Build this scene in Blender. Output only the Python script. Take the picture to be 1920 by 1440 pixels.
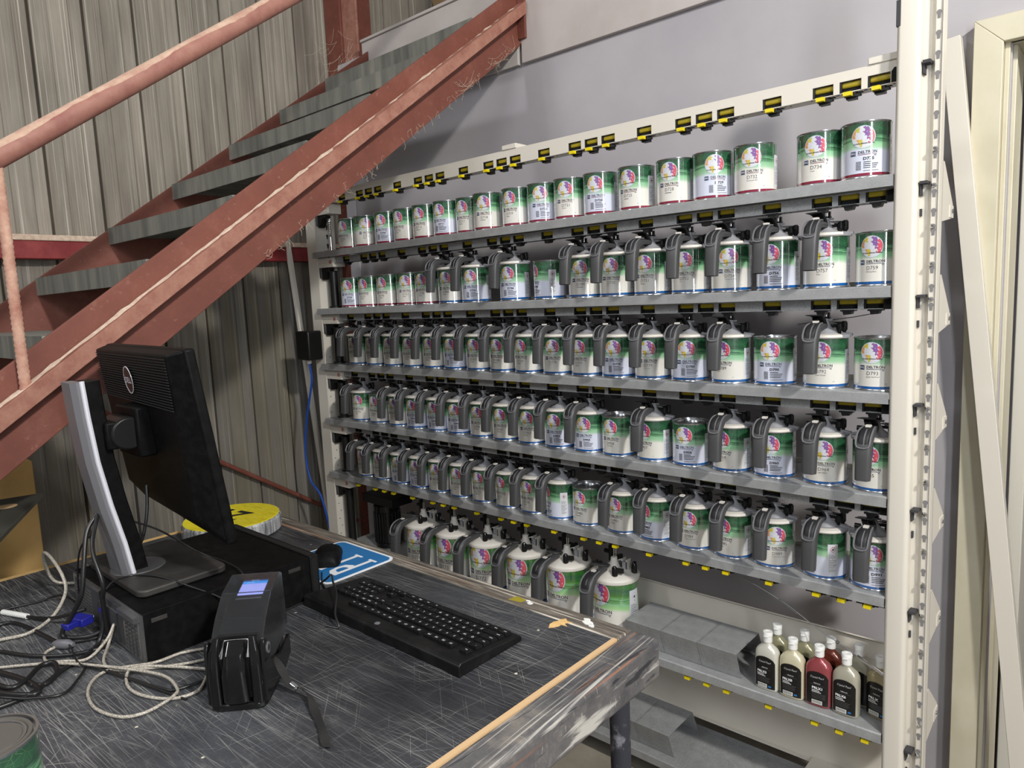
import bpy, bmesh, math, random
from mathutils import Vector, Matrix
PI = math.pi
random.seed(7)
for o in list(bpy.data.objects):
    bpy.data.objects.remove(o, do_unlink=True)
S = bpy.context.scene
COL = S.collection

# ------------------------------------------------------------------ camera
cd = bpy.data.cameras.new('camera')
cam = bpy.data.objects.new('camera', cd)
COL.objects.link(cam)
cam.location = (2.8188, -1.8270, 1.5097)
cam.rotation_euler = (1.4486583, 0.0439562, 0.7255331)
cd.sensor_fit = 'HORIZONTAL'
cd.sensor_width = 36.0
cd.lens = 1313.0 / 1920 * 36
cd.clip_start = 0.02
cd.clip_end = 60
S.camera = cam

# ------------------------------------------------------------------ light
W = bpy.data.worlds.new('world')
S.world = W
W.use_nodes = True
W.node_tree.nodes['Background'].inputs[0].default_value = (0.93, 0.95, 1.0, 1)
W.node_tree.nodes['Background'].inputs[1].default_value = 0.28


def area(name, loc, target, sx, sy, power, color):
    ld = bpy.data.lights.new(name, 'AREA')
    ld.shape = 'RECTANGLE'
    ld.size = sx
    ld.size_y = sy
    ld.energy = power
    ld.color = color
    o = bpy.data.objects.new(name, ld)
    COL.objects.link(o)
    o.location = loc
    d = Vector(target) - Vector(loc)
    o.rotation_euler = d.to_track_quat('-Z', 'Y').to_euler()
    return o


area('ceiling_lamp', (4.6, -1.60, 3.4), (1.4, -0.1, 1.0), 0.20, 0.20, 146, (1.0, 0.97, 0.92))
area('ceiling_lamp', (2.6, -3.9, 3.6), (1.2, 0.2, 1.2), 1.3, 0.5, 34, (0.97, 0.98, 1.0))
area('ceiling_lamp', (0.6, -3.4, 3.7), (1.9, 0.3, 1.0), 0.35, 0.35, 30, (0.95, 0.97, 1.0))

S.view_settings.view_transform = 'Standard'
S.view_settings.look = 'None'
S.view_settings.gamma = 1
S.view_settings.use_curve_mapping = False
S.view_settings.exposure = -0.16

# ------------------------------------------------------------------ materials


def srgb(r, g, b):
    f = lambda c: (c / 12.92) if c <= 0.04045 else ((c + 0.055) / 1.055) ** 2.4
    return (f(r / 255), f(g / 255), f(b / 255), 1)


MATS = {}


class NT:
    def __init__(s, m):
        s.m = m
        s.t = m.node_tree
        s.n = s.t.nodes
        s.b = s.n['Principled BSDF']

    def add(s, typ, **kw):
        n = s.n.new(typ)
        for k, v in kw.items():
            setattr(n, k, v)
        return n

    def link(s, a, b):
        s.t.links.new(a, b)

    def coord(s, scale=(1, 1, 1), rot=(0, 0, 0), loc=(0, 0, 0), kind='Object'):
        tc = s.add('ShaderNodeTexCoord')
        mp = s.add('ShaderNodeMapping')
        mp.inputs['Scale'].default_value = scale
        mp.inputs['Rotation'].default_value = rot
        mp.inputs['Location'].default_value = loc
        s.link(tc.outputs[kind], mp.inputs['Vector'])
        return mp.outputs[0]

    def noise(s, vec, scale, detail=4, rough=0.55, dist=0.0):
        n = s.add('ShaderNodeTexNoise')
        n.inputs['Scale'].default_value = scale
        n.inputs['Detail'].default_value = detail
        n.inputs['Roughness'].default_value = rough
        n.inputs['Distortion'].default_value = dist
        s.link(vec, n.inputs['Vector'])
        return n.outputs['Fac']

    def ramp(s, fac, stops, interp='LINEAR'):
        r = s.add('ShaderNodeValToRGB')
        r.color_ramp.interpolation = interp
        e = r.color_ramp.elements
        while len(e) > 1:
            e.remove(e[-1])
        e[0].position = stops[0][0]
        e[0].color = stops[0][1]
        for p, c in stops[1:]:
            k = e.new(p)
            k.color = c
        s.link(fac, r.inputs[0])
        return r.outputs[0]

    def mix(s, fac, a, b, mode='MIX'):
        n = s.add('ShaderNodeMix', data_type='RGBA', blend_type=mode)
        for sock, v in ((n.inputs[0], fac), (n.inputs[6], a), (n.inputs[7], b)):
            if hasattr(v, 'node'):
                s.link(v, sock)
            else:
                sock.default_value = v
        return n.outputs[2]

    def math(s, op, a, b=0.0, c=None):
        n = s.add('ShaderNodeMath', operation=op)
        for i, v in enumerate((a, b) if c is None else (a, b, c)):
            if hasattr(v, 'node'):
                s.link(v, n.inputs[i])
            else:
                n.inputs[i].default_value = v
        return n.outputs[0]

    def color(s, v):
        if hasattr(v, 'node'):
            s.link(v, s.b.inputs['Base Color'])
        else:
            s.b.inputs['Base Color'].default_value = v

    def bump(s, h, strength=0.3, dist=0.002):
        n = s.add('ShaderNodeBump')
        n.inputs['Strength'].default_value = strength
        n.inputs['Distance'].default_value = dist
        s.link(h, n.inputs['Height'])
        s.link(n.outputs[0], s.b.inputs['Normal'])


def mat(name, col=(0.5, 0.5, 0.5, 1), rough=0.5, metal=0.0, spec=0.5):
    m = bpy.data.materials.new(name)
    m.use_nodes = True
    t = NT(m)
    t.color(col)
    t.b.inputs['Roughness'].default_value = rough
    t.b.inputs['Metallic'].default_value = metal
    t.b.inputs['Specular IOR Level'].default_value = spec
    MATS[name] = m
    return t


def G(v):
    return (v, v, v, 1)


def dusty(name, c1, c2, scale=(1, 1, 1), ns=12, lo=0.4, hi=0.7, rough=0.6, metal=0.0, bump=0.15, detail=6):
    t = mat(name, c1, rough, metal)
    v = t.coord(scale)
    f = t.noise(v, ns, detail, 0.65)
    t.color(t.ramp(f, [(lo, c1), (hi, c2)]))
    if bump:
        t.bump(f, bump, 0.002)
    return t


# plain ones
mat('cream_steel', srgb(212, 206, 194), 0.38)
mat('hole_dark', srgb(58, 58, 60), 0.8)
mat('hole_grey', srgb(120, 118, 118), 0.8)
mat('hole_black', G(0.006), 0.9)
mat('black_plastic', G(0.008), 0.38, 0, 0.35)
mat('black_gloss', G(0.006), 0.12)
mat('grip_grey', srgb(68, 68, 69), 0.45)
mat('grip_edge', srgb(104, 104, 108), 0.4)
mat('grip_inner', srgb(30, 30, 32), 0.6)
mat('lid_grey', srgb(146, 146, 150), 0.42)
mat('lid_pale', srgb(214, 209, 200), 0.4)
mat('chrome', G(0.72), 0.12, 1.0)
mat('steel', srgb(150, 150, 150), 0.35, 0.9)
mat('tin_metal', srgb(196, 198, 200), 0.22, 0.95)
mat('yellow_plastic', srgb(222, 200, 10), 0.45)
mat('roller_yellow', srgb(158, 140, 22), 0.5)  # yellow darkened to carry the shade inside the rail recess
mat('text_black', srgb(34, 32, 36), 0.5)
mat('text_grey', srgb(100, 98, 100), 0.5)
mat('navy', srgb(24, 52, 96), 0.5)
mat('wine', srgb(120, 30, 60), 0.5)
mat('print_white', srgb(204, 206, 212), 0.35)
mat('print_red', srgb(196, 70, 88), 0.4)
mat('print_purple', srgb(122, 78, 146), 0.4)
mat('print_orange', srgb(206, 142, 84), 0.4)
mat('print_yellow', srgb(194, 178, 60), 0.4)
mat('print_ring', srgb(184, 192, 202), 0.4)
mat('red_plastic', srgb(190, 20, 30), 0.3)
mat('green_plastic', srgb(20, 90, 60), 0.3)
mat('orange_plastic', srgb(238, 96, 24), 0.4)
mat('blue_cable', srgb(24, 72, 160), 0.4)
mat('vga_blue', srgb(30, 34, 130), 0.4)
mat('silver_plastic', srgb(126, 126, 130), 0.38, 0.3)
mat('pale_silver', srgb(226, 226, 234), 0.3, 0.2)
mat('mat_blue', srgb(38, 112, 172), 0.45)
mat('mat_white', srgb(236, 238, 242), 0.45)
mat('web', srgb(205, 190, 170), 0.9)
mat('dull_lid', srgb(92, 88, 82), 0.6)
mat('yellow_stain', srgb(150, 138, 40), 0.5)
mat('dark_bench', srgb(72, 72, 66), 0.5)
mat('panel_white', srgb(206, 204, 208), 0.6)
mat('cap_white', srgb(232, 232, 228), 0.35)
mat('strap_black', srgb(34, 33, 32), 0.8)
mat('edge_wood', srgb(205, 172, 130), 0.7)
mat('door_white', srgb(200, 196, 186), 0.5)

for nm in ('print_white', 'print_red', 'print_purple', 'print_orange', 'print_yellow', 'print_ring', 'text_black', 'text_grey', 'navy', 'wine'):
    b_ = MATS[nm].node_tree.nodes['Principled BSDF']
    b_.inputs['Coat Weight'].default_value = 1.0
    b_.inputs['Coat Roughness'].default_value = 0.035
    b_.inputs['Coat IOR'].default_value = 1.9

# galvanised shelf steel with fine spangle
t = mat('galvanised', G(0.4), 0.45, 0.25)
v = t.coord()
f = t.noise(v, 700, 2, 0.7)
f2 = t.noise(v, 30, 4, 0.6)
c = t.ramp(f, [(0.36, srgb(112, 113, 113)), (0.64, srgb(186, 187, 187))])
c = t.mix(0.35, c, t.ramp(f2, [(0.3, srgb(136, 138, 138)), (0.7, srgb(186, 187, 188))]))
t.color(c)
t.bump(f, 0.08, 0.0005)

# painted wall with scuffs
t = mat('wall_paint', srgb(196, 190, 194), 0.62)
v = t.coord()
f = t.noise(v, 1.6, 5, 0.6)
c = t.ramp(f, [(0.3, srgb(160, 156, 161)), (0.7, srgb(178, 174, 176))])
n = t.add('ShaderNodeTexVoronoi')
n.inputs['Scale'].default_value = 9
t.link(t.coord((1, 1, 1.4)), n.inputs['Vector'])
sp = t.ramp(n.outputs['Distance'], [(0.0, G(1)), (0.025, G(1)), (0.035, G(0))])
sel = t.ramp(t.noise(v, 7, 2), [(0.58, G(0)), (0.6, G(1))])
c = t.mix(t.math('MULTIPLY', sp, sel), c, srgb(96, 92, 92))
t.color(c)
t.bump(t.noise(v, 120, 2), 0.05, 0.001)

dusty('fascia_paint', srgb(188, 180, 176), srgb(172, 162, 156), (1, 1, 1), 3, 0.4, 0.75, 0.65, 0, 0.05)
dusty('trim_paint', srgb(202, 195, 172), srgb(190, 182, 156), (1, 1, .6), 6, 0.45, 0.75, 0.45, 0, 0.04)
dusty('floor_concrete', srgb(128, 120, 108), srgb(158, 150, 136), (1, 1, 1), 5, 0.35, 0.7, 0.85, 0, 0.2)
dusty('cardboard', srgb(196, 160, 100), srgb(176, 140, 84), (1, 1, 1), 4, 0.4, 0.7, 0.8, 0, 0.05)

# weathered corrugated sheet: vertical runs of dirt and chalk
t = mat('corrugated_sheet', srgb(140, 134, 124), 0.75)
f = t.noise(t.coord((1, 55, 0.9)), 1.0, 5, 0.7)
g = t.noise(t.coord((1, 8, 1.6)), 1.0, 5, 0.6)
h = t.noise(t.coord((1, 160, 0.5)), 1.0, 3, 0.6)
c = t.ramp(g, [(0.3, srgb(118, 112, 102)), (0.52, srgb(146, 139, 127)), (0.72, srgb(166, 158, 144))])
c = t.mix(t.ramp(f, [(0.44, G(0)), (0.7, G(0.6))]), c, srgb(112, 100, 88))
c = t.mix(t.ramp(h, [(0.60, G(0)), (0.68, G(0.75))]), c, srgb(206, 200, 186))
# the lower sheets go darker, mixed patchily to brown and grey
tc = t.add('ShaderNodeTexCoord')
sx = t.add('ShaderNodeSeparateXYZ')
t.link(tc.outputs['Object'], sx.inputs[0])
low = t.add('ShaderNodeMapRange')
low.inputs['From Min'].default_value = 1.85
low.inputs['From Max'].default_value = 1.55
t.link(sx.outputs['Z'], low.inputs['Value'])
gr = t.noise(t.coord((1, 5, 1.2)), 1.3, 6, 0.65)
c = t.mix(t.math('MULTIPLY', low.outputs[0], t.ramp(gr, [(0.3, G(0.45)), (0.7, G(0.9))])), c, t.ramp(t.noise(t.coord((1, 9, 0.8)), 1.1, 3), [(0.4, srgb(104, 98, 80)), (0.6, srgb(98, 98, 98))]))
t.color(c)
t.bump(f, 0.2, 0.002)

# oxide red structural steel under dust
t = mat('oxide_red', srgb(132, 62, 48), 0.62)
v = t.coord()
f = t.noise(v, 7, 7, 0.7)
h = t.noise(t.coord((1, 1, 1), (0.6, 0, 0)), 60, 3, 0.7)
c = t.ramp(f, [(0.3, srgb(104, 56, 44)), (0.55, srgb(118, 66, 53)), (0.78, srgb(138, 90, 76))])
c = t.mix(t.ramp(h, [(0.62, G(0)), (0.74, G(0.2))]), c, srgb(190, 160, 138))
t.color(c)
t.bump(f, 0.15, 0.002)
t = mat('oxide_ledge', srgb(160, 100, 84), 0.7)
f = t.noise(t.coord(), 26, 6, 0.7)
t.color(t.ramp(f, [(0.3, srgb(136, 84, 70)), (0.7, srgb(168, 122, 104))]))
t = mat('oxide_dusty', srgb(170, 120, 104), 0.8)
f = t.noise(t.coord(), 22, 6, 0.7)
t.color(t.ramp(f, [(0.3, srgb(160, 104, 88)), (0.7, srgb(208, 172, 150))]))
t = mat('dust', srgb(216, 194, 170), 0.95)
f = t.noise(t.coord(), 60, 6, 0.7)
t.color(t.ramp(f, [(0.3, srgb(188, 156, 134)), (0.7, srgb(228, 212, 192))]))
t.bump(f, 0.4, 0.004)
dusty('rail_dust', srgb(176, 138, 120), srgb(204, 176, 154), (1, 1, 1), 24, 0.35, 0.7, 0.9, 0, 0.1)
dusty('girt_red', srgb(124, 30, 34), srgb(150, 60, 58), (1, 1, 1), 14, 0.4, 0.75, 0.6, 0, 0.1)

# stair tread steel
t = mat('tread_steel', srgb(120, 122, 116), 0.6, 0.2)
f = t.noise(t.coord((9, 3, 1)), 2, 6, 0.65)
c = t.ramp(f, [(0.3, srgb(92, 92, 86)), (0.55, srgb(124, 124, 116)), (0.8, srgb(158, 152, 138))])
t.color(c)
t.bump(f, 0.1, 0.002)

# handrail, red paint worn to pale wood-coloured dust on the upper side
t = mat('handrail_paint', srgb(190, 150, 132), 0.6)
f = t.noise(t.coord((1, 1, 1)), 16, 6, 0.7)
c = t.ramp(f, [(0.3, srgb(140, 88, 80)), (0.7, srgb(168, 122, 106))])
t.color(c)
t.bump(f, 0.2, 0.002)


# scratched bench top
def scratch_layer(t, rot, sc, thr, w):
    v = t.coord(tuple(1.0 / q for q in sc), (0, 0, rot))
    v.node.vector_type = 'TEXTURE'
    n = t.noise(v, 1.0, 3, 0.5, 0.3)
    return t.ramp(n, [(thr, G(0)), (thr + w, G(1))])


t = mat('bench_laminate', srgb(44, 46, 50), 0.36)
v = t.coord()
base = t.ramp(t.noise(v, 3.2, 6, 0.62), [(0.36, srgb(34, 35, 39)), (0.66, srgb(62, 64, 68))])
# the side where people work is worn greyer than the far side
tc = t.add('ShaderNodeTexCoord')
sx = t.add('ShaderNodeSeparateXYZ')
t.link(tc.outputs['Object'], sx.inputs[0])
wr = t.add('ShaderNodeMapRange')
wr.inputs['From Min'].default_value = 0.62
wr.inputs['From Max'].default_value = 0.10
t.link(t.math('ADD', sx.outputs['Y'], t.math('MULTIPLY', t.noise(v, 2.2, 4, 0.6), 0.35)), wr.inputs['Value'])
wear = wr.outputs[0]
base = t.mix(t.math('MULTIPLY', wear, 0.75), base, t.ramp(t.noise(t.coord((2, 5, 1)), 6, 8, 0.75, 0.4), [(0.3, srgb(62, 64, 68)), (0.55, srgb(92, 94, 98)), (0.75, srgb(150, 150, 148))]))
c = base
mask = t.math('MULTIPLY', t.ramp(t.noise(t.coord((1, 1, 1), (0, 0, 0), (9, 2, 0)), 3.0, 3, 0.6), [(0.36, G(0.25)), (0.56, G(1.0))]), t.math('ADD', t.math('MULTIPLY', wear, 0.55), 0.45))
for rot, sc, thr, w, k in ((0.03, (3.5, 420, 1), 0.60, 0.03, 0.8), (0.10, (6, 560, 1), 0.62, 0.025, 0.8), (-0.08, (5, 500, 1), 0.62, 0.025, 0.7), (0.30, (6, 460, 1), 0.66, 0.02, 0.8),
                           (0.8, (5, 440, 1), 0.675, 0.015, 0.8), (-0.7, (6, 440, 1), 0.675, 0.015, 0.7), (1.40, (5, 420, 1), 0.655, 0.02, 0.75), (1.75, (4, 380, 1), 0.675, 0.015, 0.7)):
    s1 = scratch_layer(t, rot, sc, thr, w)
    c = t.mix(t.math('MULTIPLY', t.math('MULTIPLY', s1, mask), k * 0.85), c, srgb(172, 171, 166))
n = t.add('ShaderNodeTexVoronoi')
n.inputs['Scale'].default_value = 34
t.link(t.coord(), n.inputs['Vector'])
sp = t.ramp(n.outputs['Distance'], [(0.0, G(1)), (0.09, G(1)), (0.12, G(0))])
sel = t.ramp(t.noise(t.coord(), 23, 2), [(0.60, G(0)), (0.62, G(1))])
c = t.mix(t.math('MULTIPLY', sp, sel), c, srgb(206, 200, 180))
t.color(c)

t = mat('bench_edge', srgb(90, 88, 88), 0.6)
v = t.coord((3, 3, 60))
c = t.ramp(t.noise(t.coord((9, 9, 9)), 1.0, 6, 0.7), [(0.3, srgb(58, 58, 62)), (0.52, srgb(96, 94, 94)), (0.74, srgb(150, 142, 130))])
for rot, sc, thr, w, k, col in ((PI / 2 + 0.05, (3, 150, 60), 0.56, 0.08, 0.8, srgb(196, 192, 184)), (0.06, (4, 190, 40), 0.66, 0.04, 0.4, srgb(190, 184, 172)),
                                (PI / 2, (2, 60, 40), 0.60, 0.07, 0.7, srgb(150, 100, 72)), (PI / 2 - 0.1, (4, 110, 70), 0.6, 0.05, 0.8, srgb(30, 32, 38))):
    c = t.mix(t.math('MULTIPLY', scratch_layer(t, rot, sc, thr, w), k), c, col)
t.color(c)
t.bump(t.noise(t.coord((9, 9, 60)), 6, 4, 0.7), 0.4, 0.002)
t = mat('bench_edge_far', srgb(120, 112, 100), 0.65)
c = t.ramp(t.noise(t.coord((4, 30, 30)), 3.0, 6, 0.7), [(0.3, srgb(66, 60, 54)), (0.52, srgb(104, 97, 88)), (0.74, srgb(146, 137, 124))])
for rot, sc, thr, w, k, col in ((0.0, (3, 160, 60), 0.56, 0.08, 0.8, srgb(206, 198, 184)), (0.02, (2.5, 110, 40), 0.56, 0.08, 0.7, srgb(60, 54, 50)),
                                (0.0, (2, 60, 40), 0.60, 0.07, 0.6, srgb(168, 120, 86))):
    c = t.mix(t.math('MULTIPLY', scratch_layer(t, rot, sc, thr, w), k), c, col)
t.color(c)

# dusty blacks
dusty('black_case', G(0.0035), G(0.008), (1, 1, 1), 60, 0.4, 0.7, 0.5, 0, 0.05)
MATS['black_case'].node_tree.nodes['Principled BSDF'].inputs['Specular IOR Level'].default_value = 0.10
dusty('black_dusty', srgb(34, 33, 32), srgb(60, 57, 54), (1, 1, 1), 9, 0.4, 0.75, 0.55, 0, 0.02)
dusty('keyboard_black', srgb(14, 14, 15), srgb(34, 33, 32), (1, 1, 1), 26, 0.45, 0.78, 0.45, 0, 0.05)
MATS['keyboard_black'].node_tree.nodes['Principled BSDF'].inputs['Specular IOR Level'].default_value = 0.3
dusty('leg_paint', srgb(44, 46, 54), srgb(150, 150, 156), (1, 1, 1), 26, 0.52, 0.72, 0.6, 0, 0.2)
dusty('chip_wood', srgb(222, 186, 126), srgb(206, 164, 100), (1, 1, 1), 60, 0.4, 0.7, 0.8, 0, 0)

# braided silver cable
t = mat('silver_cable', srgb(190, 184, 172), 0.3)
f = t.noise(t.coord(), 500, 2, 0.5)
t.color(t.ramp(f, [(0.36, srgb(128, 120, 108)), (0.64, srgb(196, 190, 178))]))
mat('black_cable', G(0.012), 0.35)

# stretch film
t = mat('stretch_film', srgb(150, 152, 154), 0.18, 0.3)
f = t.noise(t.coord((40, 40, 4)), 2.2, 4, 0.6)
t.color(t.ramp(f, [(0.35, srgb(96, 98, 100)), (0.5, srgb(168, 170, 172)), (0.68, srgb(222, 224, 226))]))
t = mat('yellow_label', srgb(232, 214, 30), 0.3)
f = t.noise(t.coord((14, 60, 1)), 1.6, 5, 0.6)
t.color(t.ramp(f, [(0.3, srgb(214, 196, 20)), (0.6, srgb(238, 222, 50)), (0.78, srgb(226, 214, 130))]))

# clear acrylic
t = mat('clear_acrylic', G(0.9), 0.12)
t.b.inputs['Transmission Weight'].default_value = 0.982
t.b.inputs['IOR'].default_value = 1.25
t.b.inputs['Base Color'].default_value = srgb(214, 216, 218)

# device screen (lit)
for nm, col, e in (('screen_top', srgb(30, 60, 120), 0.9), ('screen_bar', srgb(36, 140, 226), 1.1), ('screen_body', srgb(160, 168, 240), 1.1), ('screen_text', srgb(200, 230, 255), 1.0)):
    t = mat(nm, col, 0.3)
    t.b.inputs['Emission Color'].default_value = col
    t.b.inputs['Emission Strength'].default_value = e


def label_mat(name, band, white, H, r, big=False):
    """printed tin label: base band, white field, light-to-dark green top with fine arcs"""
    t = mat(name, white, 0.22)
    t.b.inputs['Coat Weight'].default_value = 1.0
    t.b.inputs['Coat Roughness'].default_value = 0.035
    t.b.inputs['Coat IOR'].default_value = 1.9
    tc = t.add('ShaderNodeTexCoord')
    sx = t.add('ShaderNodeSeparateXYZ')
    t.link(tc.outputs['Object'], sx.inputs[0])
    z = t.math('MULTIPLY', sx.outputs['Z'], 1.0 / H)

    ang = t.math('ARCTAN2', sx.outputs['X'], t.math('MULTIPLY', sx.outputs['Y'], -1.0))
    sag = t.math('MULTIPLY', t.math('COSINE', t.math('ADD', ang, 0.5)), -0.045)
    wob = t.math('MULTIPLY', t.math('SINE', t.math('MULTIPLY', ang, 5.0)), 0.008)
    zz = t.math('ADD', z, t.math('ADD', t.math('ADD', sag, 0.03), wob))
    lg, mg, dg = (srgb(158, 206, 140), srgb(88, 148, 66), srgb(52, 108, 44)) if big else (srgb(154, 194, 158), srgb(76, 126, 90), srgb(36, 74, 52))
    top = t.ramp(zz, [(0.47, white), (0.535, lg), (0.63, srgb(122, 178, 132)), (0.665, mg), (0.70, srgb(112, 172, 124)), (0.735, mg), (0.77, dg), (0.86, srgb(42, 90, 60)), (0.93, dg)])
    # sweeping strokes in the green
    cx = t.add('ShaderNodeCombineXYZ')
    t.link(t.math('MULTIPLY', ang, 0.8), cx.inputs[0])
    t.link(t.math('ADD', t.math('MULTIPLY', zz, 30.0), t.math('MULTIPLY', t.math('SINE', t.math('MULTIPLY', ang, 2.0)), 1.2)), cx.inputs[1])
    st = t.noise(cx.outputs[0], 1.0, 3, 0.6)
    gate = t.ramp(zz, [(0.60, G(0)), (0.66, G(1)), (0.78, G(1)), (0.82, G(0))])
    top = t.mix(t.math('MULTIPLY', gate, t.ramp(st, [(0.50, G(0)), (0.58, G(0.8))])), top, dg)
    vo = t.add('ShaderNodeTexVoronoi', feature='DISTANCE_TO_EDGE')
    vo.inputs['Scale'].default_value = 1.0
    cy = t.add('ShaderNodeCombineXYZ')
    t.link(t.math('MULTIPLY', ang, 3.2), cy.inputs[0])
    t.link(t.math('MULTIPLY', zz, 13.0), cy.inputs[1])
    t.link(cy.outputs[0], vo.inputs['Vector'])
    ln = t.ramp(vo.outputs['Distance'], [(0.0, G(0.22)), (0.018, G(0.0))])
    g2 = t.ramp(zz, [(0.76, G(0)), (0.80, G(1))])
    top = t.mix(t.math('MULTIPLY', ln, g2), top, srgb(140, 210, 120))
    base = t.ramp(z, [(0.0, srgb(190, 192, 194)), (0.028, band), (0.082, white)], 'CONSTANT')
    sel = t.ramp(z, [(0.2, G(0)), (0.21, G(1))], 'CONSTANT')
    t.color(t.mix(sel, base, top))


RED, BLUE = srgb(126, 22, 52), srgb(14, 84, 150)
WARM, COOL = srgb(220, 217, 209), srgb(208, 212, 228)
for H, tagH in ((0.130, ''), (0.190, '_big')):
    for bn, bc in (('red', RED), ('blue', BLUE)):
        for wn, wc in (('warm', WARM), ('cool', COOL)):
            if tagH and (bn == 'red'):
                continue
            label_mat('label_%s_%s%s' % (bn, wn, tagH), bc, wc, H, 0.054, bool(tagH))

# pearl bottles
for nm, col in (('pearl_white', srgb(214, 212, 200)), ('pearl_cream', srgb(214, 206, 176)), ('pearl_red', srgb(150, 70, 74)), ('pearl_grey', srgb(178, 174, 156)),
                ('pearl_rust', srgb(104, 48, 34)), ('pearl_gold', srgb(164, 152, 118)), ('pearl_olive', srgb(150, 148, 118))):
    t = mat(nm, col, 0.25, 0.25)
    t.b.inputs['Coat Weight'].default_value = 0.5
mat('label_black', G(0.008), 0.25)
mat('label_text', srgb(226, 226, 226), 0.5)
mat('barcode_white', srgb(224, 222, 216), 0.5)


# ------------------------------------------------------------------ mesh builder
class MB:
    def __init__(s):
        s.v, s.f, s.m, s.names = [], [], [], []

    def mi(s, name):
        if name not in s.names:
            s.names.append(name)
        return s.names.index(name)

    def add(s, verts, faces, m, M=None):
        k = len(s.v)
        if M is not None:
            verts = [tuple(M @ Vector(q)) for q in verts]
        s.v += [tuple(q) for q in verts]
        i = s.mi(m)
        for f in faces:
            s.f.append(tuple(k + a for a in f))
            s.m.append(i)
        return s

    def box(s, x0, x1, y0, y1, z0, z1, m, M=None):
        v = [(x0, y0, z0), (x1, y0, z0), (x1, y1, z0), (x0, y1, z0), (x0, y0, z1), (x1, y0, z1), (x1, y1, z1), (x0, y1, z1)]
        return s.add(v, [(0, 3, 2, 1), (4, 5, 6, 7), (0, 1, 5, 4), (1, 2, 6, 5), (2, 3, 7, 6), (3, 0, 4, 7)], m, M)

    def prism(s, poly, a0, a1, m, axis='x', M=None):
        """poly: 2D points; extruded along axis. x:(y,z) y:(x,z) z:(x,y)"""
        n = len(poly)
        f = {'x': lambda p, a: (a, p[0], p[1]), 'y': lambda p, a: (p[0], a, p[1]), 'z': lambda p, a: (p[0], p[1], a)}[axis]
        v = [f(p, a0) for p in poly] + [f(p, a1) for p in poly]
        fs = [tuple(range(n)), tuple(range(2 * n - 1, n - 1, -1))]
        fs += [(i, n + i, n + (i + 1) % n, (i + 1) % n) for i in range(n)]
        return s.add(v, fs, m, M)

    def lathe(s, prof, m, c=(0, 0, 0), seg=32, M=None, a0=0.0, a1=2 * PI):
        full = abs(a1 - a0 - 2 * PI) < 1e-6
        n = seg if full else seg + 1
        v = []
        for r, z in prof:
            for i in range(n):
                a = a0 + (a1 - a0) * i / seg
                v.append((c[0] + r * math.sin(a), c[1] - r * math.cos(a), c[2] + z))
        fs = []
        for j in range(len(prof) - 1):
            for i in range(seg):
                a, b = j * n + i, j * n + (i + 1) % n
                fs.append((a, b, b + n, a + n))
        return s.add(v, fs, m, M)

    def cyl(s, c, r, h, m, seg=16, axis='z', r2=None, M=None):
        r2 = r if r2 is None else r2
        R = {'z': Matrix.Identity(4), 'x': Matrix.Rotation(PI / 2, 4, 'Y'), 'y': Matrix.Rotation(-PI / 2, 4, 'X')}[axis]
        T = Matrix.Translation(c) @ R
        if M is not None:
            T = M @ T
        v = [(r * math.cos(2 * PI * i / seg), r * math.sin(2 * PI * i / seg), 0) for i in range(seg)]
        v += [(r2 * math.cos(2 * PI * i / seg), r2 * math.sin(2 * PI * i / seg), h) for i in range(seg)]
        fs = [tuple(range(seg - 1, -1, -1)), tuple(range(seg, 2 * seg))]
        fs += [(i, (i + 1) % seg, seg + (i + 1) % seg, seg + i) for i in range(seg)]
        return s.add(v, fs, m, T)

    def tube(s, pts, r, m, seg=10, M=None, caps=True):
        pts = [Vector(p) for p in pts]
        rings = []
        up = Vector((0, 0, 1))
        prev = None
        for i, p in enumerate(pts):
            t = (pts[min(i + 1, len(pts) - 1)] - pts[max(i - 1, 0)]).normalized()
            if prev is None:
                a = t.cross(up)
                if a.length < 1e-3:
                    a = t.cross(Vector((1, 0, 0)))
            else:
                a = prev - t * prev.dot(t)
            a.normalize()
            prev = a
            b = t.cross(a)
            rr = r[i] if isinstance(r, (list, tuple)) else r
            rings.append([tuple(p + a * rr * math.cos(2 * PI * k / seg) + b * rr * math.sin(2 * PI * k / seg)) for k in range(seg)])
        v = [q for R in rings for q in R]
        fs = []
        for j in range(len(rings) - 1):
            for i in range(seg):
                fs.append((j * seg + i, j * seg + (i + 1) % seg, (j + 1) * seg + (i + 1) % seg, (j + 1) * seg + i))
        if caps:
            fs.append(tuple(range(seg - 1, -1, -1)))
            fs.append(tuple(range((len(rings) - 1) * seg, len(rings) * seg)))
        return s.add(v, fs, m, M)

    def sweep(s, pts, ws, ds, m, side=(1, 0, 0), n=4, pw=3.0, M=None):
        """superellipse section swept along pts; width along `side`, depth across"""
        pts = [Vector(p) for p in pts]
        side = Vector(side)
        seg = n * 4
        v = []
        for i, p in enumerate(pts):
            t = (pts[min(i + 1, len(pts) - 1)] - pts[max(i - 1, 0)]).normalized()
            nb = t.cross(side).normalized()
            for k in range(seg):
                a = 2 * PI * k / seg
                ca, sa = math.cos(a), math.sin(a)
                x = math.copysign(abs(ca) ** (2 / pw), ca) * ws[i] / 2
                y = math.copysign(abs(sa) ** (2 / pw), sa) * ds[i] / 2
                v.append(tuple(p + side * x + nb * y))
        fs = []
        for j in range(len(pts) - 1):
            for i in range(seg):
                fs.append((j * seg + i, j * seg + (i + 1) % seg, (j + 1) * seg + (i + 1) % seg, (j + 1) * seg + i))
        fs.append(tuple(range(seg - 1, -1, -1)))
        fs.append(tuple(range((len(pts) - 1) * seg, len(pts) * seg)))
        return s.add(v, fs, m, M)

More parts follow.
